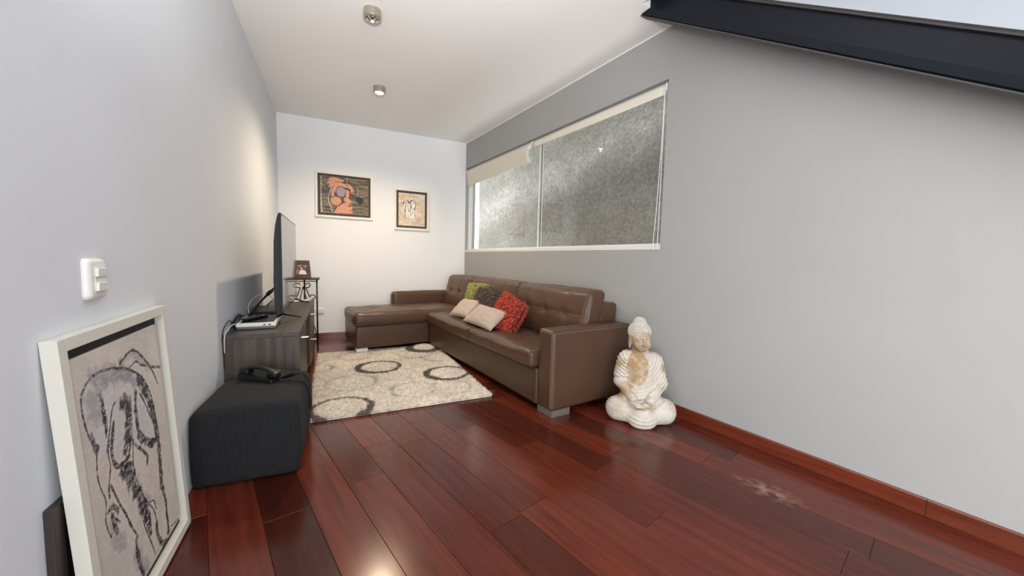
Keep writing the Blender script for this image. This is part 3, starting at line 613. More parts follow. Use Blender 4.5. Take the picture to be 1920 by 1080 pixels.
def art_hands():
    cv = Canvas(0.56, 0.46, 190, LC(84, 76, 66), 2)
    n = cv.noise(14, 1, (0.5, 3)); cv.mix(np.clip((cv.u-0.45)*2.2, 0, 1)*0.55, LC(122, 106, 84)); cv.mix(np.clip(n*2.2, 0, 0.6), LC(150, 136, 112)); cv.mix(np.clip(-n*2.2, 0, 0.6), LC(52, 46, 42))
    cv.mix(np.clip(cv.noise(60, 4)*2.0-0.3, 0, 0.7)*(cv.u < 0.4), LC(170, 165, 155))
    cols = {'P': LC(214, 150, 124), 'V': LC(158, 146, 156), 'K': LC(30, 32, 44)}
    for t, w, pts in HANDS:
        if t in cols:
            cv.poly(pts, cols[t], amp=0.012)
        elif t == 'W': cv.stroke(pts, w, LC(222, 212, 196), 0.9, 0.8)
        else: cv.stroke(pts, w*1.2, LC(52, 36, 34), 0.95, 0.5)
    cv.mix(np.clip(cv.noise(40, 9)*1.6-0.25, 0, 0.5)*(np.abs(cv.c[..., 0]-cols['P'][0]) < 0.02), LC(190, 110, 90)); return cv
def art_three():
    cv = Canvas(0.40, 0.49, 150, LC(222, 206, 188), 3); n = cv.noise(9, 2); cv.mix(np.clip(n*1.6, 0, 0.5), LC(196, 164, 128)); cv.mix(np.clip(-n*1.5, 0, 0.5), LC(236, 226, 216))
    for t, w, pts in THREE:
        if t == 'O': m = cv.poly(pts, cv.c[0, 0], amp=0.03) if False else None; cv.stroke(pts, 0.12, LC(196, 158, 112), 0.35, 0.9)
        elif t == 'W': cv.poly(pts, LC(236, 230, 222), amp=0.02)
        else: cv.stroke(pts, w*1.1, LC(44, 42, 64), 0.95, 0.6)
    cv.mix(np.clip(cv.noise(50, 5)*1.2-0.2, 0, 0.3), LC(240, 232, 224)); return cv
def art_figure():
    cv = Canvas(0.52, 0.78, 300, LC(206, 198, 190), 4); n = cv.noise(5, 3, (1.5, 1)); cv.mix(np.clip(n*0.9, 0, 0.4), LC(186, 180, 180)); cv.mix(np.clip(-n*0.9, 0, 0.4), LC(216, 206, 198))
    for t, w, pts in FIGURE:
        if t == 'P': cv.poly(pts, LC(200, 196, 196), amp=0.004)
        elif t == 'G': cv.stroke(pts, w*1.9, LC(128, 126, 136), 0.5, 0.5)
    for t, w, pts in FIGURE:
        if t == 'B':
            cv.stroke(pts, w*1.8, LC(34, 33, 38), 0.92, 0.5)
        elif t == 'S': cv.stroke(pts, w*1.5, LC(46, 44, 54), 0.95, 0.3)
    dark = cv.c.mean(-1) < 0.12; f = cv.noise(45, 8, (1, 2.2)); cv.mix(np.clip((f-0.28)*5, 0, 0.75)*dark, LC(196, 192, 194))
    cv.mix(np.clip(cv.noise(24, 12, (1, 3))*0.8, 0, 0.25), LC(226, 220, 214)); return cv
p1 = empty('picture_frame', (0.404, D-0.0005, 1.594), 0, 'wide framed painting of orange hands hanging on the white far wall', 'picture', 'framed pictures on the far wall')
framed('a', p1, 0.69, 0.583, 0.022, 0.028, MAT['mount'], 0.03, MAT['creamw'], art_hands(), 'c', 0.006); p1.rotation_euler = (0, 0.004, 0)
p2 = empty('picture_frame', (1.374, D-0.0005, 1.487), 0, 'smaller upright framed painting of three pale figures on the far wall', 'picture', 'framed pictures on the far wall')
framed('b', p2, 0.486, 0.573, 0.022, 0.03, MAT['mount'], 0.03, MAT['creamw'], art_three(), 'c', 0.006)
# the big picture leaning on the left wall: its front plane is fixed by three corners
TL, TR, BR = Vector((0.032, 1.212, 0.888)), Vector((0.032, 1.827, 0.898)), Vector((0.078, 1.856, 0.012))
ex = (TR-TL).normalized(); ez = (TR-BR).normalized(); ey = ez.cross(ex).normalized(); ez = ex.cross(ey).normalized()
fw, fh, fd = (TR-TL).length, (TR-BR).length, 0.032
BLf = TR-ez*fh-ex*fw; org = BLf+ey*fd
p3 = empty('leaning_picture', org, 0, 'large cream framed black and white figure painting leaning on the left wall', 'picture')
p3.matrix_world = Matrix(((ex.x, ey.x, ez.x, org.x), (ex.y, ey.y, ez.y, org.y), (ex.z, ey.z, ez.z, org.z), (0, 0, 0, 1)))
framed('c', p3, fw, fh, fd, 0.032, MAT['mountblack'], 0.030, MAT['cream'], art_figure(), 'c', 0.010)
p4 = empty('dark_frame', (0.0006, 1.19, 0.0005), 0, 'dark brown frame peeking out behind the big leaning picture', 'picture')
for a, b in (((0, 0, 0), (0.017, 0.04, 0.497)), ((0, 0.04, 0.457), (0.017, 0.28, 0.497)), ((0, 0.04, 0), (0.017, 0.28, 0.04)), ((0, 0.28, 0), (0.017, 0.32, 0.497))): box('frame_bar', a, b, MAT['darkframe'], p4, 0.002)
box('backing', (0.002, 0.0402, 0.0402), (0.010, 0.2798, 0.4568), MAT['mountblack'], p4)

# ================================================================== CORNER SOFA (local x = along the wall, -y = out from it)
sf = empty('corner_sofa', at(0, 0), ROTZ, 'brown leather corner sofa with a chaise along the far wall', 'sofa')
def sbox(name, s0, s1, d0, d1, z0, z1, r, n, deform=None, parent=None, mat=None):
    return softbox(name, (s0, -d1, z0), (s1, -d0, z1), r, n, mat or MAT['leather'], parent or sf, deform)
def puffed(bx=0.0, by=0.0, bz=0.0, tufts=(), shear=0.0, seams=(), wr=0.004, seed=1, tuft_ax=2, tsgn=1):
    # swells every face, sinks quilting lines and buttons into one face, leans the whole block
    def f(P, Q):
        P = P.copy()
        for ax, b in ((0, bx), (1, by), (2, bz)):
            u, v = (ax+1) % 3, (ax+2) % 3
            P[:, ax] += b*np.sign(Q[:, ax])*np.abs(Q[:, ax])**3*(1-np.abs(Q[:, u])**2.5)*(1-np.abs(Q[:, v])**2.5)
        u, v = [a for a in (0, 1, 2) if a != tuft_ax]
        w = np.clip((Q[:, tuft_ax]*tsgn-0.55)/0.45, 0, 1)
        hu, hv = np.abs(P[:, u]).max(), np.abs(P[:, v]).max()
        for (tu, tv, dep, sg) in tufts:
            r2 = ((Q[:, u]-tu)*hu)**2+((Q[:, v]-tv)*hv)**2
            P[:, tuft_ax] -= tsgn*w*dep*(0.6*np.exp(-r2/(2*sg**2))+0.4*np.exp(-np.sqrt(r2)/(2.2*sg)))
        for (axis, val, dep, sg) in seams:
            h = hu if axis == 0 else hv; c = Q[:, u] if axis == 0 else Q[:, v]
            P[:, tuft_ax] -= tsgn*w*dep*np.exp(-(((c-val)*h)**2)/(2*sg**2))
        N = vnoise(P, 7, seed)+0.5*vnoise(P, 17, seed+3); P[:, 2] += wr*2*N*np.clip(Q[:, 2]+0.4, 0, 1); P[:, 1] += wr*N*np.clip(-Q[:, 1], 0, 1)
        if shear: P[:, 1] += shear*P[:, 2]
        return P
    return f
def stitch(parent, lo, hi, r, deform, path, name='stitching', rad=0.0012, off=0.0006):
    # a thread laid along a path given in box parameters, following the deformed leather
    lo, hi = np.array([lo[0], -lo[1], lo[2]], float), np.array([hi[0], -hi[1], hi[2]], float); lo, hi = np.minimum(lo, hi), np.maximum(lo, hi); h = (hi-lo)/2; c = (hi+lo)/2
    Q = np.array(path, float); T = np.linspace(0, len(Q)-1, 24*(len(Q)-1)+1); i = np.minimum(T.astype(int), len(Q)-2); t = (T-i)[:, None]; Q = Q[i]*(1-t)+Q[i+1]*t
    P = soft_map(Q, h, r); P = deform(P, Q) if deform else P; n = np.where(np.abs(Q) > 0.999, np.sign(Q), 0)
    return tube(name, P+c+n*off, rad, MAT['stitch'], parent, 5)
# carcass
sbox('base', 0.05, 3.062, 0.03, 0.86, 0.05, 0.315, 0.02, (10, 6, 4))
sbox('chaise_base', 0.06, 0.83, 0.858, 1.70, 0.065, 0.318, 0.02, (6, 6, 4))
tube('panel_seam', [(3.03, -0.8605, 0.055), (3.03, -0.8605, 0.31)], 0.0016, MAT['mountblack'], sf, 5)
sbox('back_frame', 0.17, 3.05, 0.03, 0.235, 0.30, 0.765, 0.03, (16, 4, 5), puffed(0, 0.004, 0.004, shear=0.06))
af = puffed(0.003, 0.004, 0.004, wr=0.002)
arm = sbox('armrest', 3.058, 3.225, 0.045, 0.85, 0.048, 0.618, 0.026, (5, 10, 8), af)
A0, A1 = (3.058, 0.85, 0.048), (3.225, 0.045, 0.618)
for q in (0.945, 0.985): stitch(arm, A0, A1, 0.026, af, [(1, -q, -0.98), (1, -q, 0.93)])
stitch(arm, A0, A1, 0.026, af, [(1, -0.93, 0.93), (1, 0.98, 0.93)]); stitch(arm, A0, A1, 0.026, af, [(-0.9, -1, 0.93), (0.9, -1, 0.93)]); stitch(arm, A0, A1, 0.026, af, [(0.86, -1, -0.98), (0.86, -1, 0.93)])
sbox('chaise_armrest', 0.02, 0.168, 0.05, 1.125, 0.065, 0.635, 0.05, (5, 12, 6), puffed(0.004, 0.004, 0.006, wr=0.004))
# cushions
ct = puffed(0.01, 0.012, 0.018, tufts=((0.0, -0.62, 0.028, 0.03), (0.0, 0.1, 0.026, 0.03), (0.5, -0.28, 0.018, 0.04), (-0.5, -0.28, 0.018, 0.04), (0.5, -0.8, 0.014, 0.04)), wr=0.010, seed=4)
sbox('chaise_cushion', 0.165, 0.868, 0.30, 1.73, 0.318, 0.472, 0.055, (16, 24, 6), ct)
sc1 = puffed(0.004, 0.012, 0.016, tufts=((0.0, 0.1, 0.03, 0.035), (-0.5, 0.15, 0.018, 0.04), (0.5, 0.15, 0.018, 0.04)), wr=0.006, seed=8)
sc2 = puffed(0.004, 0.012, 0.018, tufts=((0.0, 0.12, 0.048, 0.04), (-0.45, 0.2, 0.024, 0.04), (0.5, 0.15, 0.03, 0.04)), wr=0.010, seed=9)
a = sbox('seat_cushion', 0.874, 2.032, 0.33, 0.905, 0.316, 0.445, 0.035, (26, 16, 6), sc1)
b = sbox('seat_cushion', 2.038, 3.052, 0.33, 0.915, 0.316, 0.448, 0.035, (26, 16, 6), sc2)
stitch(a, (0.874, 0.905, 0.316), (2.032, 0.33, 0.445), 0.035, sc1, [(-0.96, -0.93, 1), (0.96, -0.93, 1)]); stitch(b, (2.038, 0.915, 0.316), (3.052, 0.33, 0.448), 0.035, sc2, [(-0.96, -0.93, 1), (0.96, -0.93, 1)])
stitch(b, (2.038, 0.915, 0.316), (3.052, 0.33, 0.448), 0.035, sc2, [(0.965, -0.93, 1), (0.965, 0.9, 1)])
for i, (s0, s1) in enumerate(((0.185, 0.945), (0.955, 2.000), (2.010, 3.05))):
    vs = (-0.52, 0.0, 0.52) if i else (-0.35, 0.35)
    bf = puffed(0.008, 0.03, 0.012, tufts=[(v, 0.05, 0.022, 0.024) for v in vs], seams=[(0, v, 0.010, 0.012) for v in vs]+[(1, 0.05, 0.008, 0.012)], shear=0.24, wr=0.004, seed=20+i, tuft_ax=1, tsgn=-1)
    lo, hi = (s0, 0.385, 0.435), (s1, 0.195, 0.868)
    cu = sbox('back_cushion', s0, s1, 0.195, 0.385, 0.435, 0.868, 0.045, (30, 6, 16), bf)
    for v in vs: stitch(cu, lo, hi, 0.045, bf, [(v, -1, -0.8), (v, -1, 0.84)])
    stitch(cu, lo, hi, 0.045, bf, [(-0.9, -1, 0.05), (0.9, -1, 0.05)]); stitch(cu, lo, hi, 0.045, bf, [(-0.94, -1, 0.86), (0.94, -1, 0.86)]); stitch(cu, lo, hi, 0.045, bf, [(0.93, -1, -0.86), (0.93, -1, 0.86)])
for s0, s1, d0, d1, z, m in ((3.05, 3.222, 0.67, 0.835, 0.05, 'foot'), (3.05, 3.222, 0.06, 0.2, 0.05, 'foot'), (0.725, 0.826, 1.575, 1.695, 0.068, 'footglint'), (0.08, 0.18, 1.0, 1.1, 0.068, 'chrome'), (0.1, 0.2, 0.06, 0.16, 0.068, 'foot')):
    box('foot', (s0, -d1, 0.0265 if m == 'footglint' else 0.0005), (s1, -d0, z), MAT['alu' if m == 'footglint' else m], sf, 0.002)  # visible chaise foot is chrome, its bright glint put into a white colour

# ================================================================== CUSHIONS ON THE SOFA
SM = Matrix.Translation(at(0, 0)) @ Matrix.Rotation(ROTZ, 4, 'Z')
def pillow(label, s, d, z, w, h, t, tau, rot, rgb=None, shag=False, seed=1, L=0.03, turn=0):
    e = empty('cushion', (0, 0, 0), 0, label, 'cushion', 'shaggy cushions on the sofa' if shag else 'plain cushions on the sofa')
    ta = math.radians(tau); r = math.radians(rot); ex = Vector((1, 0, 0)); upv = Vector((0, math.sin(ta), math.cos(ta))); nn = ex.cross(upv)
    x2 = ex*math.cos(r)+upv*math.sin(r); y2 = upv*math.cos(r)-ex*math.sin(r)
    Lm = Matrix(((x2.x, y2.x, nn.x, s), (x2.y, y2.y, nn.y, -d), (x2.z, y2.z, nn.z, z), (0, 0, 0, 1)))
    e.matrix_world = SM @ Lm @ Matrix.Rotation(math.radians(turn), 4, 'Y')
    n = 26; u = np.linspace(-1, 1, n); U, Vv = np.meshgrid(u, u, indexing='ij'); prof = (np.clip(1-np.abs(U)**2.6, 0, 1)*np.clip(1-np.abs(Vv)**2.6, 0, 1))**0.55
    X = U*w/2*(1-0.05*(1-Vv**2)); Y = Vv*h/2*(1-0.05*(1-U**2)); Z = t/2*prof
    nz = (vnoise(np.stack([X, Y, Z], -1), 9, seed)*0.022+(0 if shag else 1)*vnoise(np.stack([X*0.6, Y*1.6, Z], -1), 24, seed+2)*0.010)*prof; G = lambda sg: np.stack([X, Y, sg*Z+nz], -1).reshape(-1, 3)
    V = np.concatenate([G(1), G(-1)]); F = []
    for i in range(n-1):
        for j in range(n-1):
            k = i*n+j; F.append((k, k+n, k+n+1, k+1)); k += n*n; F.append((k, k+1, k+n+1, k+n))
    Vr = np.round(V, 6); uq, first, inv = np.unique(Vr, axis=0, return_index=True, return_inverse=True); inv = inv.ravel(); F = inv[np.array(F)]; V = V[first]
    if not shag:
        mesh('cover', V, F, MAT['suede'], e, True)
        rim = [(x, y) for x, y in [(u0, -1) for u0 in np.linspace(-1, 1, 14)]+[(1, v0) for v0 in np.linspace(-1, 1, 14)]+[(u0, 1) for u0 in np.linspace(1, -1, 14)]+[(-1, v0) for v0 in np.linspace(1, -1, 14)]]
        tube('piping', [(a*w/2*(1-0.05*(1-b*b)), b*h/2*(1-0.05*(1-a*a)), 0) for a, b in rim], 0.0025, MAT['suede'], e, 5)
        return e
    rs = np.random.RandomState(seed); base = np.array(lin(rgb))
    mesh('cover', V, F, MAT['shag'], e, True, np.tile(base*0.35, (len(V), 1)))
    N = 2300; a = rs.uniform(-1, 1, (N, 2)); pf = (np.clip(1-np.abs(a[:, 0])**2.6, 0, 1)*np.clip(1-np.abs(a[:, 1])**2.6, 0, 1))**0.55; sg = np.where(rs.rand(N) < 0.72, 1, -1)
    P0 = np.stack([a[:, 0]*w/2, a[:, 1]*h/2, sg*t/2*pf], 1)
    dr = np.stack([a[:, 0]*0.55*np.abs(a[:, 0]), a[:, 1]*0.55*np.abs(a[:, 1]), sg*0.75*np.ones(N)], 1)+rs.normal(0, 0.45, (N, 3)); dr /= np.linalg.norm(dr, axis=1)[:, None]
    droop = np.array(Lm.inverted().to_3x3() @ Vector((0, 0, -1)))
    VV, FF, CC = [], [], []; sides = 4
    for i in range(N):
        ln = L*rs.uniform(0.7, 1.25); p = [P0[i], P0[i]+dr[i]*ln*0.5+droop*ln*0.06, P0[i]+dr[i]*ln*0.85+droop*ln*0.35]; rad = rs.uniform(0.0028, 0.0042)
        v_, f_ = tube_vf(p, [rad, rad*1.1, rad*0.7], sides, True); o = len(VV); VV += v_; FF += [tuple(k+o for k in ff) for ff in f_]
        CC += [base*rs.uniform(0.55, 1.35)]*len(v_)
    tag(mesh('shag_strands', VV, FF, MAT['shag'], e, True, np.array(CC)), kind='stuff'); return e
pillow('lime green shaggy cushion behind the brown shaggy one on the sofa', 1.34, 0.475, 0.652, 0.50, 0.34, 0.10, 14, 2, (170, 168, 90), True, 5, 0.022)
pillow('dark brown shaggy cushion between the green and the red one', 1.77, 0.545, 0.628, 0.58, 0.33, 0.11, 18, 1, (98, 80, 68), True, 6, 0.042)
pillow('red shaggy cushion tilted on one corner on the sofa', 2.24, 0.605, 0.603, 0.44, 0.32, 0.11, 25, -13, (196, 70, 48), True, 7, 0.034)
pillow('plain beige cushion further back on the sofa seat', 1.50, 0.69, 0.565, 0.42, 0.25, 0.09, 48, 4, seed=8)
pillow('plain beige cushion lying in front of the red one', 2.03, 0.735, 0.548, 0.60, 0.25, 0.10, 50, -1, seed=9)

# ================================================================== RUG
rg = empty('rug', (0.445, 2.69, 0.0005), 0, 'cream shaggy rug with grey rings in front of the sofa', 'rug')
RW_, RL = 1.30, 1.86
def rug_xy(x, y): return x, y
boxes('backing', [((0.004, 0.004, 0), (RW_-0.004, RL-0.004, 0.006))], MAT['rugback'], rg)
RINGS = [((0.558, 1.106), 0.195, 0.030, (112, 102, 96), 1.0, 3.6), ((1.125, 0.678), 0.195, 0.028, (112, 102, 96), 1.0, 3.5), ((1.133, 1.73), 0.17, 0.05, (116, 106, 100), 1.0, 4.4), ((0.205, 0.150), 0.20, 0.026, (108, 100, 96), 0.95, 4.9),
         ((0.745, 0.345), 0.175, 0.018, (148, 160, 160), 0.6, 3.3), ((0.986, 1.50), 0.19, 0.014, (150, 132, 116), 0.6, 3.0), ((1.21, 1.30), 0.20, 0.012, (160, 140, 124), 0.55, 4.6), ((0.02, 1.24), 0.125, 0.016, (120, 108, 98), 0.75, 6.0),
         ((0.29, 0.70), 0.20, 0.014, (150, 130, 112), 0.55, 2.0), ((1.04, 0.28), 0.17, 0.012, (186, 164, 150), 0.5, 0.5), ((0.36, 1.62), 0.17, 0.03, (170, 110, 96), 0.45, 1.0)]
rsr = np.random.RandomState(3)
def rug_col(x, y):
    P = np.stack([x, y, np.zeros_like(x)], -1); c = np.zeros(x.shape+(3,)); c[:] = lin((234, 225, 213))
    n = vnoise(P, 4, 5); c = c*(1+0.20*n[..., None]); n2 = vnoise(P, 55, 6); c = c*(1+0.34*n2[..., None])
    wx = x+0.012*vnoise(P, 26, 8); wy = y+0.012*vnoise(P, 26, 9)
    for (cx, cy), r, wd, col, al, ph in RINGS:
        d = np.hypot(wx-cx, wy-cy); an = np.arctan2(wy-cy, wx-cx); ww = wd*(0.55+0.65*(0.5+0.5*np.cos(an-ph)))
        m = np.clip((ww-np.abs(d-r))/0.006+0.5, 0, 1)*al
        if al < 0.9: m = m*np.clip(0.75+1.5*vnoise(P, 9, int(r*1000)), 0, 1)
        c = c*(1-m[..., None])+np.array(lin(col))*m[..., None]
    return c
gx, gy = np.linspace(0, RW_, 150), np.linspace(0, RL, 230); X, Y = np.meshgrid(gx, gy, indexing='ij')
def hump(x, y): return 0.03*np.exp(-((x-1.13)/0.12)**2-((y-1.79)/0.10)**2)
Z = 0.015+0.004*rsr.rand(*X.shape)+hump(X, Y); edge = (X < 1e-6) | (X > RW_-1e-6) | (Y < 1e-6) | (Y > RL-1e-6); Z[edge] = 0.003+hump(X, Y)[edge]
V = np.stack([X, Y, Z], -1).reshape(-1, 3); i, j = np.meshgrid(np.arange(149), np.arange(229), indexing='ij'); k = (i*230+j).ravel(); F = np.stack([k, k+230, k+231, k+1], 1)
Cg = rug_col(X, Y).reshape(-1, 3)*0.9
NB = 60000; bx, by = rsr.uniform(0, RW_, NB), rsr.uniform(0, RL, NB)
ne = 5000; q = rsr.rand(ne); s4 = rsr.randint(0, 4, ne); ex_ = np.where(s4 == 0, 0.003, np.where(s4 == 1, RW_-0.003, q*RW_)); ey_ = np.where(s4 == 2, 0.003, np.where(s4 == 3, RL-0.003, q*RL)); bx, by = np.concatenate([bx, ex_]), np.concatenate([by, ey_]); NB += ne
ang = rsr.uniform(0, 2*PI, NB); tilt = rsr.normal(0, 0.007, (NB, 2)); tilt[-ne:] *= 1.3; hb = 0.013+hump(bx, by); w2 = rsr.uniform(0.0016, 0.0028, NB); L2 = rsr.uniform(0.009, 0.016, NB)
dx, dy = np.cos(ang)*w2, np.sin(ang)*w2
B = np.stack([np.stack([bx-dx, by-dy, hb], 1), np.stack([bx+dx, by+dy, hb], 1), np.stack([bx+tilt[:, 0]+dx*0.6, by+tilt[:, 1]+dy*0.6, hb+L2], 1), np.stack([bx+tilt[:, 0]-dx*0.6, by+tilt[:, 1]-dy*0.6, hb+L2], 1)], 1).reshape(-1, 3)
B[-ne*4:, 2] -= 0.006
Cb = np.repeat(rug_col(bx, by)*rsr.uniform(0.74, 1.22, (NB, 1)), 4, 0); o = len(V)
tag(mesh('pile', np.concatenate([V, B]), np.concatenate([F, (np.arange(NB*4).reshape(-1, 4)+o)]), MAT['pile'], rg, False, np.concatenate([Cg, Cb])), kind='stuff')
tube('loose_thread', spline([(1.302, 0.10, 0.004), (1.34, 0.13, 0.003), (1.365, 0.11, 0.003), (1.35, 0.07, 0.003), (1.31, 0.05, 0.003), (1.296, 0.04, 0.006)], 8), 0.0014, MAT['rugback'], rg, 5)

# ================================================================== TV CABINET AND WHAT STANDS ON IT
cb = empty('tv_cabinet', (0.004, 2.742, 0.0), 0, 'low grey oak cabinet under the television along the left wall', 'cabinet')
CX, CY, CZ = 0.402, 1.98, 0.602
box('top', (0, 0.0, CZ-0.028), (CX, CY, CZ), MAT['oakdark'], cb, 0.0015)
box('side_panel', (0, 0.001, 0.0005), (CX-0.001, 0.03, CZ-0.0285), MAT['oak'], cb, 0.001); box('side_panel', (0, CY-0.03, 0.0005), (CX-0.001, CY-0.001, CZ-0.0285), MAT['oak'], cb, 0.001)
box('bottom_panel', (0.002, 0.0305, 0.06), (CX-0.02, CY-0.0305, 0.085), MAT['oak'], cb); box('plinth', (0.02, 0.0305, 0.0005), (CX-0.05, CY-0.0305, 0.059), MAT['darkcav'], cb)
box('back_panel', (0.001, 0.0305, 0.0855), (0.01, CY-0.0305, CZ-0.0285), MAT['darkcav'], cb)
for y in (0.60, 1.14): box('divider', (0.011, y-0.01, 0.0855), (CX-0.022, y+0.01, CZ-0.0285), MAT['oak'], cb)
box('shelf', (0.011, 0.611, 0.32), (CX-0.03, 1.129, 0.338), MAT['oak'], cb)
def knob(par, y, z):
    V, F = tube_vf([(CX, y, z), (CX+0.045, y, z)], 0.0075, 14); mesh('knob', V, F, MAT['chrome'], par, False)
dr_ = box('door', (CX-0.019, 0.032, 0.062), (CX-0.0005, 0.598, CZ-0.031), MAT['oak'], cb, 0.001); knob(dr_, 0.085, 0.548)
for z0, z1 in ((0.335, CZ-0.031), (0.062, 0.331)):
    dw = box('drawer', (CX-0.019, 1.145, z0), (CX-0.0005, CY-0.032, z1), MAT['oak'], cb, 0.001); knob(dw, 1.245, z1-0.035)
# television
tv = empty('television', (0.275, 3.05, 0.603), 0, 'black flat television seen edge on, on the oak cabinet', 'television')
TW, T0, T1 = 1.12, 0.078, 0.785
box('bezel', (-0.008, 0, T0), (0.006, TW, T1), MAT['black'], tv, 0.002)
box('screen', (0.0062, 0.009, T0+0.014), (0.0072, TW-0.009, T1-0.009), MAT['blackgloss'], tv)
prof = [(-0.008, T0+0.002), (-0.042, T0+0.012), (-0.046, T0+0.25), (-0.044, T0+0.30), (-0.040, T1-0.2), (-0.030, T1-0.09), (-0.016, T1-0.02), (-0.008, T1-0.004)]
m = len(prof); V = [(x, y, z) for y in (0.004, TW-0.004) for x, z in prof]
mesh('back_shell', V, [tuple(range(m)), tuple(range(2*m-1, m-1, -1))]+[(i, m+i, m+(i+1) % m, (i+1) % m) for i in range(m)], MAT['black'], tv)
for y in (0.05, TW-0.06):
    for x, q in ((0.09, 0.27), (-0.10, 0.10)): tube('foot', [(-0.012, y, T0+0.006), (-0.006 if x < 0 else 0.008, y+0.02, T0-0.012), (x, y+q, 0.0065)], [0.008, 0.008, 0.006], MAT['black'], tv, 8)
rt = empty('router', (0.035, 2.905, 0.603), 0.03, 'white rimmed router with dark lid at the near end of the cabinet', 'router')
softbox('lower_shell', (0.002, 0.002, 0.0), (0.218, 0.36, 0.0165), 0.006, (6, 8, 3), MAT['grey'], rt)
softbox('white_rim', (0, 0, 0.0168), (0.22, 0.362, 0.042), 0.005, (6, 8, 3), MAT['plastic'], rt)
box('lid', (0.02, 0.022, 0.0418), (0.206, 0.342, 0.0432), MAT['black'], rt)
for x in (0.148, 0.178): box('port', (x, -0.0012, 0.024), (x+0.013, 0.0006, 0.034), MAT['grey'], rt)
rc = empty('remote_control', (0.115, 3.075, 0.6465), 0.72-PI/2+0.35, 'black remote control lying on the router', 'remote control')
softbox('body', (-0.022, -0.10, 0.0), (0.022, 0.10, 0.018), 0.008, (4, 10, 3), MAT['black'], rc)
for k in range(8):
    for x in (-0.011, 0.0, 0.011): box('button', (x-0.0035, -0.075+0.017*k, 0.0172), (x+0.0035, -0.066+0.017*k, 0.0198), MAT['grey'], rc)
box('silver_key', (-0.015, 0.068, 0.0172), (0.015, 0.086, 0.02), MAT['steel'], rc, 0.001)
sb = empty('set_top_box', (0.012, 3.44, 0.603), 0, 'black set top box behind the router on the cabinet', 'set top box')
softbox('case', (0, 0, 0.004), (0.165, 0.42, 0.046), 0.004, (4, 6, 3), MAT['black'], sb)
for x, y in ((0.02, 0.03), (0.145, 0.03), (0.02, 0.39), (0.145, 0.39)): box('rubber_foot', (x-0.01, y-0.01, 0.0), (x+0.01, y+0.01, 0.0045), MAT['darkcav'], sb)
boxes('socket', [((0.03+0.03*k, -0.001, 0.016), (0.044+0.03*k, 0.0005, 0.028)) for k in range(4)], MAT['grey'], sb)
ws = empty('paper_strip', (0.15, 4.45, 0.603), 0.35, 'crumpled white paper lying across the far end of the cabinet', 'paper')
gx, gy = np.meshgrid(np.linspace(0, 0.25, 40), np.linspace(0, 0.11, 12), indexing='ij'); P = np.stack([gx, gy+0.012*vnoise(np.stack([gx, gx*0, gx*0], -1), 40, 2)*(gy > 0.05), gx*0], -1)
P[..., 2] = 0.006+0.014*np.abs(vnoise(P, 28, 4)); i, j = np.meshgrid(np.arange(39), np.arange(11), indexing='ij'); k = (i*12+j).ravel()
o = mesh('sheet', P.reshape(-1, 3), np.stack([k, k+12, k+13, k+1], 1), MAT['white'], ws, True); md = o.modifiers.new('thick', 'SOLIDIFY'); md.thickness = 0.004
def cable(label, pts, r, mat, plug=None):
    o = tube('cable', spline(pts, 10), r, mat, None, 8); tag(o, label, 'cable', 'cables behind the television')
    if plug is not None: tube('ferrite_bead', plug, [r*1.1, r*2.4, r*2.4, r*1.1], mat, o, 10)
    return o
cable('thick black cable with a bead running up to the back of the television', [(0.06, 3.40, 0.66), (0.075, 3.42, 0.70), (0.14, 3.34, 0.78), (0.20, 3.30, 0.845), (0.236, 3.30, 0.88)], 0.006, MAT['cable'], [(0.148, 3.332, 0.787), (0.156, 3.326, 0.796), (0.178, 3.312, 0.820), (0.186, 3.308, 0.829)])
cable('second black cable close below the thick one', [(0.045, 3.38, 0.655), (0.06, 3.42, 0.69), (0.13, 3.36, 0.762), (0.19, 3.33, 0.82), (0.233, 3.33, 0.85)], 0.004, MAT['cable'])
cable('thin black cable rising from the set top box to the television', [(0.10, 3.70, 0.652), (0.12, 3.66, 0.69), (0.17, 3.6, 0.74), (0.23, 3.55, 0.79)], 0.003, MAT['cable'])
cable('thin white cable arching up against the left wall', [(0.03, 3.36, 0.65), (0.02, 3.4, 0.70), (0.03, 3.5, 0.745), (0.08, 3.6, 0.77), (0.14, 3.6, 0.75), (0.16, 3.6, 0.70)], 0.003, MAT['cablew'])
cable('coiled black cord bundled beside the router', [(0.028, 3.22, 0.65), (0.018, 3.10, 0.668), (0.02, 2.96, 0.655), (0.018, 2.92, 0.625), (0.024, 2.98, 0.612), (0.02, 3.10, 0.64), (0.016, 3.16, 0.668), (0.022, 3.05, 0.682), (0.02, 2.93, 0.66), (0.016, 2.88, 0.62)], 0.005, MAT['cable'])
cable('black cord hanging down over the near end of the cabinet', [(0.02, 2.94, 0.62), (0.014, 2.86, 0.675), (0.012, 2.80, 0.668), (0.010, 2.73, 0.645), (0.008, 2.70, 0.60), (0.008, 2.712, 0.54), (0.009, 2.718, 0.47), (0.009, 2.72, 0.40)], 0.003, MAT['cable'])
cable('white cord falling over the corner of the cabinet beside the router', [(0.034, 3.0, 0.63), (0.025, 2.88, 0.645), (0.018, 2.80, 0.632), (0.014, 2.745, 0.612), (0.012, 2.725, 0.57), (0.012, 2.722, 0.50)], 0.0035, MAT['cablew'])

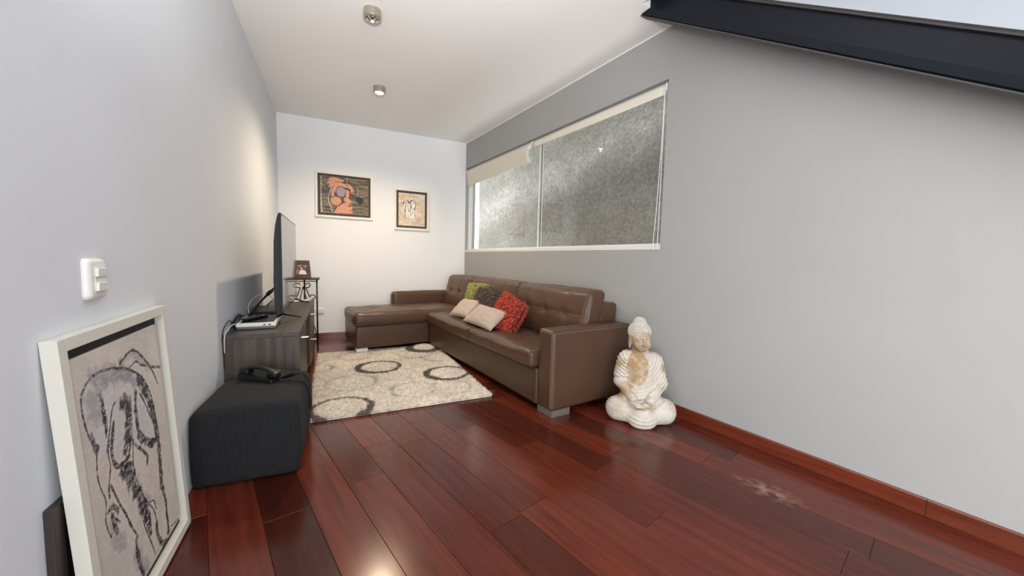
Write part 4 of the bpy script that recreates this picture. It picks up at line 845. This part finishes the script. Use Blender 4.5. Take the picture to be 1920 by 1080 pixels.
# ================================================================== IRON SIDE TABLE AND PHOTO
it = empty('side_table', (0.14, 4.80, 0.0), 0, 'black wrought iron side table with scrolls in the far left corner', 'side table')
TWD, TDP, TZ = 0.305, 0.28, 0.832
softbox('tabletop', (-0.012, -0.012, TZ-0.014), (TWD+0.012, TDP+0.012, TZ), 0.005, (6, 6, 2), MAT['iron'], it)
for x, y in ((0.012, 0.012), (TWD-0.012, 0.012), (TWD*0.5, TDP-0.012)): tube('leg', [(x, y, 0.0005), (x, y, TZ-0.0145)], 0.009, MAT['iron'], it, 10)
def scroll(x0, z0, x1, z1, y0, y1):
    P = []
    n = 26; R = 0.036
    for k in range(n): a = -0.6*PI+1.75*PI*(1-k/n); rr = R*(1-0.55*(1-k/n)); P.append((x0+R*0.9+rr*math.cos(a+PI*0.65), y0, z0+rr*math.sin(a+PI*0.65)))
    for k in range(n): a = k/n; rr = R*(1-0.5*a); P.append((x1-R*0.9+rr*math.cos(PI*0.9+1.75*PI*a), y1, z1+rr*math.sin(PI*0.9+1.75*PI*a)))
    return spline(P[::2], 4)
for sx in (1, -1):
    xa, xb = (TWD*0.5, TWD-0.014) if sx > 0 else (TWD*0.5, 0.014)
    R = 0.034; c1 = (xa+sx*0.045, 0.76); c2 = (xb-sx*0.04, 0.615); P = []
    for k in range(20): t = k/19; a = math.radians(-60-300*(1-t)); rr = R*(0.35+0.65*t); P.append((c1[0]+sx*rr*math.cos(a+PI), 0.03, c1[1]+rr*math.sin(a)))
    P.append(((c1[0]+c2[0])/2-sx*0.03, 0.03, (c1[1]+c2[1])/2))
    for k in range(20): t = k/19; a = math.radians(170-300*t); rr = R*(1-0.6*t); P.append((c2[0]+sx*rr*math.cos(a), 0.03, c2[1]+rr*math.sin(a)))
    tube('scroll', spline(P, 3), 0.0055, MAT['iron'], it, 8)
    tube('brace', [(xa, 0.03, 0.74), (xb-sx*0.002, 0.014, 0.16)], 0.005, MAT['iron'], it, 8)
tube('rail', [(0.012, 0.03, 0.80), (TWD-0.012, 0.03, 0.80)], 0.005, MAT['iron'], it, 8)
pf = empty('photo_frame', (0.275, 4.86, TZ+0.0008), 0, 'small brown wooden photo frame standing on the iron side table', 'picture')
tilt = 0.16; RM = Matrix.Rotation(-tilt, 3, 'X')
def trap(name, z0, z1, wa, wb, xo, y0, y1, mat, par):
    V = []
    for y in (y0, y1):
        for x, z in ((-wa/2+xo, z0), (wa/2+xo, z0), (wb/2+xo, z1), (-wb/2+xo, z1)): V.append(tuple(RM @ Vector((x, y, z))))
    return mesh(name, V, [(0, 1, 2, 3), (7, 6, 5, 4), (0, 4, 5, 1), (1, 5, 6, 2), (2, 6, 7, 3), (3, 7, 4, 0)], mat, par)
trap('frame_bar', 0.0, 0.045, 0.20, 0.195, 0, -0.01, 0.01, MAT['brownframe'], pf); trap('frame_bar', 0.162, 0.205, 0.172, 0.165, 0, -0.01, 0.01, MAT['brownframe'], pf)
for sx in (-1, 1):
    V = []
    for y in (-0.01, 0.01):
        for x, z in ((sx*0.0975, 0.045), (sx*0.06, 0.045), (sx*0.06, 0.162), (sx*0.086, 0.162)): V.append(tuple(RM @ Vector((x, y, z))))
    mesh('frame_bar', V, [(0, 1, 2, 3), (7, 6, 5, 4), (0, 4, 5, 1), (1, 5, 6, 2), (2, 6, 7, 3), (3, 7, 4, 0)], MAT['brownframe'], pf)
tubes('strut', [([tuple(RM @ Vector((0, 0.011, 0.13))), (0, 0.11, 0.004)], 0.006)], MAT['brownframe'], pf)
cv = Canvas(0.122, 0.12, 60, LC(96, 78, 64), 9); cv.mix(np.clip(cv.noise(8, 2)*2, 0, 0.7), LC(54, 44, 40)); cv.mix(np.clip(cv.noise(7, 5)*2-0.1, 0, 0.6)*(cv.v < 0.3), LC(206, 200, 190))
cv.poly([(0.05, 0.95), (0.12, 0.5), (0.22, 0.42), (0.28, 0.6), (0.26, 0.95)], LC(176, 104, 78)); cv.poly([(0.3, 1.0), (0.36, 0.66), (0.5, 0.55), (0.7, 0.56), (0.86, 0.7), (0.95, 0.95), (0.95, 1.0)], LC(226, 218, 214)); cv.poly([(0.44, 0.5), (0.44, 0.32), (0.52, 0.26), (0.61, 0.32), (0.61, 0.48), (0.53, 0.56)], LC(206, 156, 130)); cv.poly([(0.40, 0.36), (0.44, 0.22), (0.54, 0.17), (0.64, 0.24), (0.64, 0.36), (0.6, 0.3), (0.5, 0.28)], LC(66, 48, 38))
cv.sheet('photograph', 0.122, 0.12, pf, lambda u, v: np.stack([-0.061+u, np.zeros_like(u)*0+0.0, 0.164+v], -1) @ np.array(RM).T)

# ================================================================== OTTOMAN AND TELEPHONE
ot = empty('ottoman', (0.004, 2.098, 0.0005), -0.04, 'charcoal fabric cube ottoman with the black telephone on top', 'ottoman')
def of(P, Q):
    P = P.copy(); n = vnoise(P, 6, 3)*0.010
    P[:, 2] += np.where(Q[:, 2] > 0, 0.014*(1-np.abs(Q[:, 0])**2.2)*(1-np.abs(Q[:, 1])**2.2)*np.abs(Q[:, 2])**3, 0)
    P[:, 0] += np.sign(Q[:, 0])*np.abs(Q[:, 0])**4*(0.012*(1-Q[:, 2]**2)*np.where(Q[:, 0] > 0, 1, 0)); P[:, 1] += -0.010*(1-Q[:, 2]**2)*np.where(Q[:, 1] < -0.9, 1, 0)
    s = 1-0.035*np.clip(-Q[:, 2], 0, 1)*0; P[:, 2] -= 0.03*np.clip(Q[:, 2], 0, 1)*np.clip(-Q[:, 0]-0.45, 0, 1)**1.5; P[:, 2] += n*np.clip(Q[:, 2], 0, 1); P[:, 1] += n*(Q[:, 1] < -0.9)
    d = np.abs(P[:, 2]-0.125); g = 0.004*np.exp(-(d/0.006)**2); P[:, 1] += g*(Q[:, 1] < -0.9); P[:, 0] -= g*(Q[:, 0] > 0.9); return P
softbox('cover', (0.0, 0.0, 0.0), (0.435, 0.56, 0.375), 0.030, (14, 16, 22), MAT['fabric'], ot, of)
ph = empty('telephone', (0.255, 2.50, 0.3915), -0.66, 'black corded desk telephone lying on the charcoal ottoman', 'telephone')
def ph_base(P): return np.maximum(rbox_sdf(P, (0, 0, 0.012), (0.115, 0.085, 0.03), 0.010), 0.9*(P[..., 2]-0.022-0.10*(0.05-P[..., 0])*0.6))
V, F = sdf_mesh(ph_base, (-0.13, -0.10, -0.03), (0.13, 0.10, 0.06), 0.004); V[:, 2] = np.maximum(V[:, 2], -0.001); mesh('base', V, F, MAT['black'], ph, True)
def ph_hand(P):
    q = P-np.array((0, -0.045, 0.045), np.float32); d = smin(rbox_sdf(q, (-0.092, 0, -0.006), (0.03, 0.025, 0.017), 0.010), rbox_sdf(q, (0.092, 0, -0.010), (0.03, 0.025, 0.015), 0.010), 0.01)
    x = np.clip(q[..., 0], -0.095, 0.095); zc = 0.020*(1-(x/0.095)**2)+0.004; r = np.sqrt((q[..., 0]-x)**2+(q[..., 1]*0.72)**2+((q[..., 2]-zc)*1.35)**2)-0.0125; return smin(d, r, 0.012)
V, F = sdf_mesh(ph_hand, (-0.135, -0.09, 0.01), (0.135, 0.0, 0.10), 0.0035); mesh('handset', V, F, MAT['black'], ph, True)
boxes('keypad', [((-0.02+0.022*i, 0.012+0.018*j, 0.0215), (-0.004+0.022*i, 0.024+0.018*j, 0.031-0.0014*i*1.0)) for i in range(3) for j in range(3)], MAT['grey'], ph)
def coil(name, pts, R, r, pitch, par):
    P = spline(pts, 30); s = np.concatenate([[0], np.cumsum(np.linalg.norm(np.diff(P, axis=0), axis=1))]); n = int(s[-1]/pitch*9); t = np.linspace(0, s[-1], n)
    Cn = np.stack([np.interp(t, s, P[:, k]) for k in range(3)], 1); T = np.gradient(Cn, axis=0); T /= np.linalg.norm(T, axis=1)[:, None]; A = np.cross(T, np.array([0.3, 0.5, 0.81])); A /= np.linalg.norm(A, axis=1)[:, None]; B = np.cross(T, A)
    a = t/pitch*2*PI; return tube(name, Cn+R*(np.cos(a)[:, None]*A+np.sin(a)[:, None]*B), r, MAT['cable'], par, 5)
cc = empty('coiled_cord', (0, 0, 0), 0, 'black coiled telephone cord hanging over the edge of the ottoman', 'cord')
coil('coil', [(0.330, 2.392, 0.400), (0.37, 2.36, 0.402), (0.41, 2.345, 0.398), (0.445, 2.36, 0.385), (0.467, 2.38, 0.35), (0.476, 2.40, 0.30), (0.478, 2.42, 0.24), (0.477, 2.45, 0.19)], 0.0055, 0.0018, 0.0062, cc)
coil('coil', [(0.395, 2.45, 0.405), (0.42, 2.47, 0.404), (0.445, 2.475, 0.392), (0.467, 2.47, 0.36), (0.477, 2.465, 0.31), (0.480, 2.462, 0.25), (0.478, 2.456, 0.195)], 0.0055, 0.0018, 0.0062, cc)
tube('plug_lead', spline([(0.355, 2.43, 0.425), (0.372, 2.44, 0.42), (0.395, 2.45, 0.405)], 6), 0.0022, MAT['cable'], cc, 6)

# ================================================================== SEATED STATUE
bu = empty('buddha_statue', (2.565, 1.93, 0.0008), -math.radians(36), 'pale seated buddha statue with gold wear, on the floor beside the sofa arm', 'statue')
V3 = lambda *a: np.array(a, np.float32)
def sstep(x, a, b): t = np.clip((x-a)/(b-a), 0, 1); return t*t*(3-2*t)
def body(P):
    X = P*np.array([-1, 1, 1], np.float32)                       # mirrored copy for paired limbs
    d = ell(P, (0, 0.03, 0.10), (0.135, 0.12, 0.105)); d = smin(d, ell(P, (0, 0.02, 0.20), (0.108, 0.090, 0.12)), 0.04)
    d = smin(d, ell(P, (0, 0.035, 0.345), (0.108, 0.080, 0.125)), 0.045)
    d = smin(d, cone(P, (-0.075, 0.045, 0.415), (0.075, 0.045, 0.415), 0.050, 0.050), 0.05)
    d = smin(d, cone(P, (0, 0.04, 0.43), (0, 0.03, 0.51), 0.050, 0.041), 0.025)
    for Q, ex in ((P, 0.0), (X, 0.004)):
        arm_ = cone(Q, (-0.100, 0.045, 0.402), (-0.136, 0.03, 0.25), 0.047+ex, 0.042+ex); arm_ = smin(arm_, cone(Q, (-0.136, 0.03, 0.25), (-0.055, -0.105, 0.155), 0.039+ex, 0.027), 0.02)
        d = smin(d, arm_, 0.018)
        leg_ = cone(Q, (-0.06, 0.03, 0.085), (-0.155, -0.055, 0.085), 0.085, 0.078); leg_ = smin(leg_, cone(Q, (-0.155, -0.07, 0.07), (0.0, -0.15, 0.055), 0.068, 0.05), 0.03); d = smin(d, leg_, 0.022)
    d = smin(d, ell(P, (0.0, -0.165, 0.045), (0.085, 0.05, 0.07)), 0.03)
    # robe: folds run in arcs from the statue's left shoulder down to the waist
    op = np.sqrt(((P[..., 0]+0.028)/0.078)**2+((P[..., 2]-0.365)/0.125)**2); chest = 1-sstep(op, 0.9, 1.08)
    fore = (P[..., 0] < -0.03) & (P[..., 2] < 0.295) & (P[..., 2] > 0.12) & (P[..., 1] < 0.06); robe = (1-chest)*sstep(P[..., 2], 0.08, 0.16)*(1-fore*sstep(-P[..., 0], 0.05, 0.09))
    ph_ = np.sqrt((P[..., 0]+0.07)**2+(P[..., 2]-0.46)**2); rip = np.sin(ph_*2*PI/0.023)
    d = d-robe*(0.006+0.0028*rip)*(P[..., 2] < 0.47)
    sl = ((P[..., 0] < -0.085) & (P[..., 2] > 0.285))*1.0; d = d-sl*(0.007+0.003*np.sin((P[..., 2]+P[..., 0]*0.9)*2*PI/0.03)*sstep(P[..., 2], 0.44, 0.30))
    lf = sstep(P[..., 2], 0.16, 0.11); d = d-lf*0.0022*np.sin((np.hypot(P[..., 0], (P[..., 2]-0.20)*1.3))*2*PI/0.034)*sstep(np.abs(P[..., 0]), 0.14, 0.05)
    # hands laid one on the other in the lap
    for sx, z in ((-1, 0.150), (1, 0.138)):
        d = smin(d, ell(P, (sx*0.03, -0.140, z), (0.055, 0.034, 0.017)), 0.008)
        for k, (y, ln) in enumerate(((-0.176, 0.072), (-0.166, 0.082), (-0.153, 0.080), (-0.140, 0.068))):
            d = smin(d, cone(P, (sx*0.01, y+0.004, z+0.002), (-sx*(ln-0.03), y-0.004, z+0.001), 0.0098, 0.0075), 0.003)
        d = smin(d, cone(P, (sx*0.045, -0.155, z+0.012), (sx*0.006, -0.172, z+0.026), 0.010, 0.007), 0.004)
    return np.maximum(d, -P[..., 2])
V, F = sdf_mesh(body, (-0.26, -0.25, -0.006), (0.26, 0.20, 0.53), 0.0042)
op = np.sqrt(((V[:, 0]+0.028)/0.078)**2+((V[:, 2]-0.365)/0.125)**2); gold = (1-sstep(op, 0.82, 1.06))*(V[:, 1] < 0.02)
gold = np.maximum(gold, 0.8*(1-sstep(np.linalg.norm(V-np.array((-0.11, -0.05, 0.20)), axis=1), 0.05, 0.10))); gold = np.maximum(gold, 0.7*(1-sstep(np.linalg.norm((V-np.array((0.0, -0.16, 0.15)))/np.array((1.6, 1, 0.6)), axis=1), 0.03, 0.055)))
for c, r in (((-0.14, 0.0, 0.40), 0.07), ((0.135, -0.02, 0.235), 0.05), ((-0.17, -0.12, 0.10), 0.07), ((0.16, 0.0, 0.37), 0.05), ((0.19, -0.1, 0.13), 0.05)): gold = np.maximum(gold, 0.55*(1-sstep(np.linalg.norm(V-np.array(c), axis=1), r*0.3, r)))
gold = np.clip(gold*(0.72+1.0*vnoise(V, 20, 4)+0.9*vnoise(V, 55, 6))+0.2*np.clip(vnoise(V, 70, 8), 0, 1)+0.45*np.clip(vnoise(V, 11, 9)+0.1, 0, 1), 0, 1)
CW, CG = np.array(lin((206, 199, 188))), np.array(lin((168, 138, 98)))
mesh('body', V, F, MAT['statue'], bu, True, CW*(1-gold[:, None])+CG*gold[:, None])
HR = Matrix.Translation((-0.012, 0, 0.012)) @ Matrix.Rotation(math.radians(13), 4, 'Z')
def head(P):
    X = np.abs(P[..., 0]); A = np.stack([X, P[..., 1], P[..., 2]], -1)
    d = ell(P, (0, 0.02, 0.585), (0.068, 0.080, 0.080)); d = smin(d, ell(P, (0, -0.012, 0.545), (0.061, 0.062, 0.076)), 0.02); d = smin(d, ell(P, (0, -0.036, 0.495), (0.036, 0.034, 0.025)), 0.02)
    d = smin(d, cone(P, (0, 0.03, 0.44), (0, 0.025, 0.52), 0.042, 0.040), 0.012)
    d = smin(d, ell(A, (0.032, -0.045, 0.522), (0.026, 0.022, 0.026)), 0.015)
    d = smin(d, ell(A, (0.027, -0.058, 0.553), (0.020, 0.010, 0.012)), 0.003) if False else np.maximum(d, -ell(A, (0.027, -0.078, 0.556), (0.021, 0.016, 0.017)))
    d = smin(d, ell(A, (0.027, -0.0585, 0.553), (0.0175, 0.011, 0.0105)), 0.003)
    d = smin(d, cone(P, (0, -0.066, 0.572), (0, -0.084, 0.528), 0.0065, 0.0115), 0.005); d = smin(d, ell(A, (0.011, -0.074, 0.525), (0.008, 0.009, 0.006)), 0.004)
    d = smin(d, cone(A, (0.010, -0.068, 0.574), (0.050, -0.050, 0.570), 0.005, 0.0045), 0.006)
    d = smin(d, ell(P, (0, -0.071, 0.507), (0.021, 0.010, 0.0055)), 0.003); d = smin(d, ell(P, (0, -0.070, 0.4975), (0.017, 0.011, 0.006)), 0.003)
    d = smin(d, ell(A, (0.068, 0.018, 0.535), (0.010, 0.020, 0.052)), 0.005); d = np.maximum(d, -ell(A, (0.080, 0.012, 0.535), (0.006, 0.010, 0.038))); return d
V, F = sdf_mesh(head, (-0.09, -0.105, 0.43), (0.09, 0.11, 0.67), 0.0026)
gold = np.clip((V[:, 1] < 0.03)*(0.78+0.9*vnoise(V, 22, 3)), 0, 0.95); cav = np.clip(0.6-0, 0, 1)
col = CW*(1-gold[:, None])+np.array(lin((160, 132, 98)))*gold[:, None]
hd = mesh('head', [tuple(HR @ Vector(map(float, v))) for v in V], F, MAT['statue'], bu, True, col)
bm = bmesh.new(); VV, FF = [], []
def shell(P): return smin(ell(P, (0, 0.026, 0.602), (0.072, 0.084, 0.070)), ell(P, (0, 0.030, 0.662), (0.040, 0.042, 0.040)), 0.016)
V, F = sdf_mesh(lambda P: np.maximum(shell(P), -(P[..., 2]-(0.610-1.1*np.clip(P[..., 1]+0.055, 0, 0.06)))), (-0.09, -0.075, 0.51), (0.09, 0.125, 0.715), 0.0035)
VV = [tuple(HR @ Vector(map(float, v))) for v in V]; FF = [tuple(f) for f in F]
bmesh.ops.create_icosphere(bm, subdivisions=1, radius=1.0); ico_v = [v.co.copy() for v in bm.verts]; ico_f = [tuple(v.index for v in f.verts) for f in bm.faces]; bm.free()
ga = PI*(3-math.sqrt(5))
for c, R, n, zmin in (((0, 0.026, 0.602), (0.073, 0.085, 0.071), 420, None), ((0, 0.030, 0.662), (0.041, 0.043, 0.041), 170, 0.655)):
    for k in range(n):
        z = 1-2*(k+0.5)/n; r = math.sqrt(1-z*z); p = Vector((c[0]+R[0]*r*math.cos(ga*k), c[1]+R[1]*r*math.sin(ga*k), c[2]+R[2]*z))
        hl = 0.612-1.1*min(max(p.y+0.055, 0), 0.06)
        if (zmin is None and p.z < hl) or (zmin and p.z < zmin): continue
        if zmin is None and shell(np.array([p], np.float32))[0] < -0.004: continue
        p = HR @ p; o = len(VV); VV += [tuple(p+q*0.0072) for q in ico_v]; FF += [tuple(i+o for i in f) for f in ico_f]
mesh('hair', VV, FF, MAT['statue'], bu, True, np.tile(CW*0.98, (len(VV), 1)))
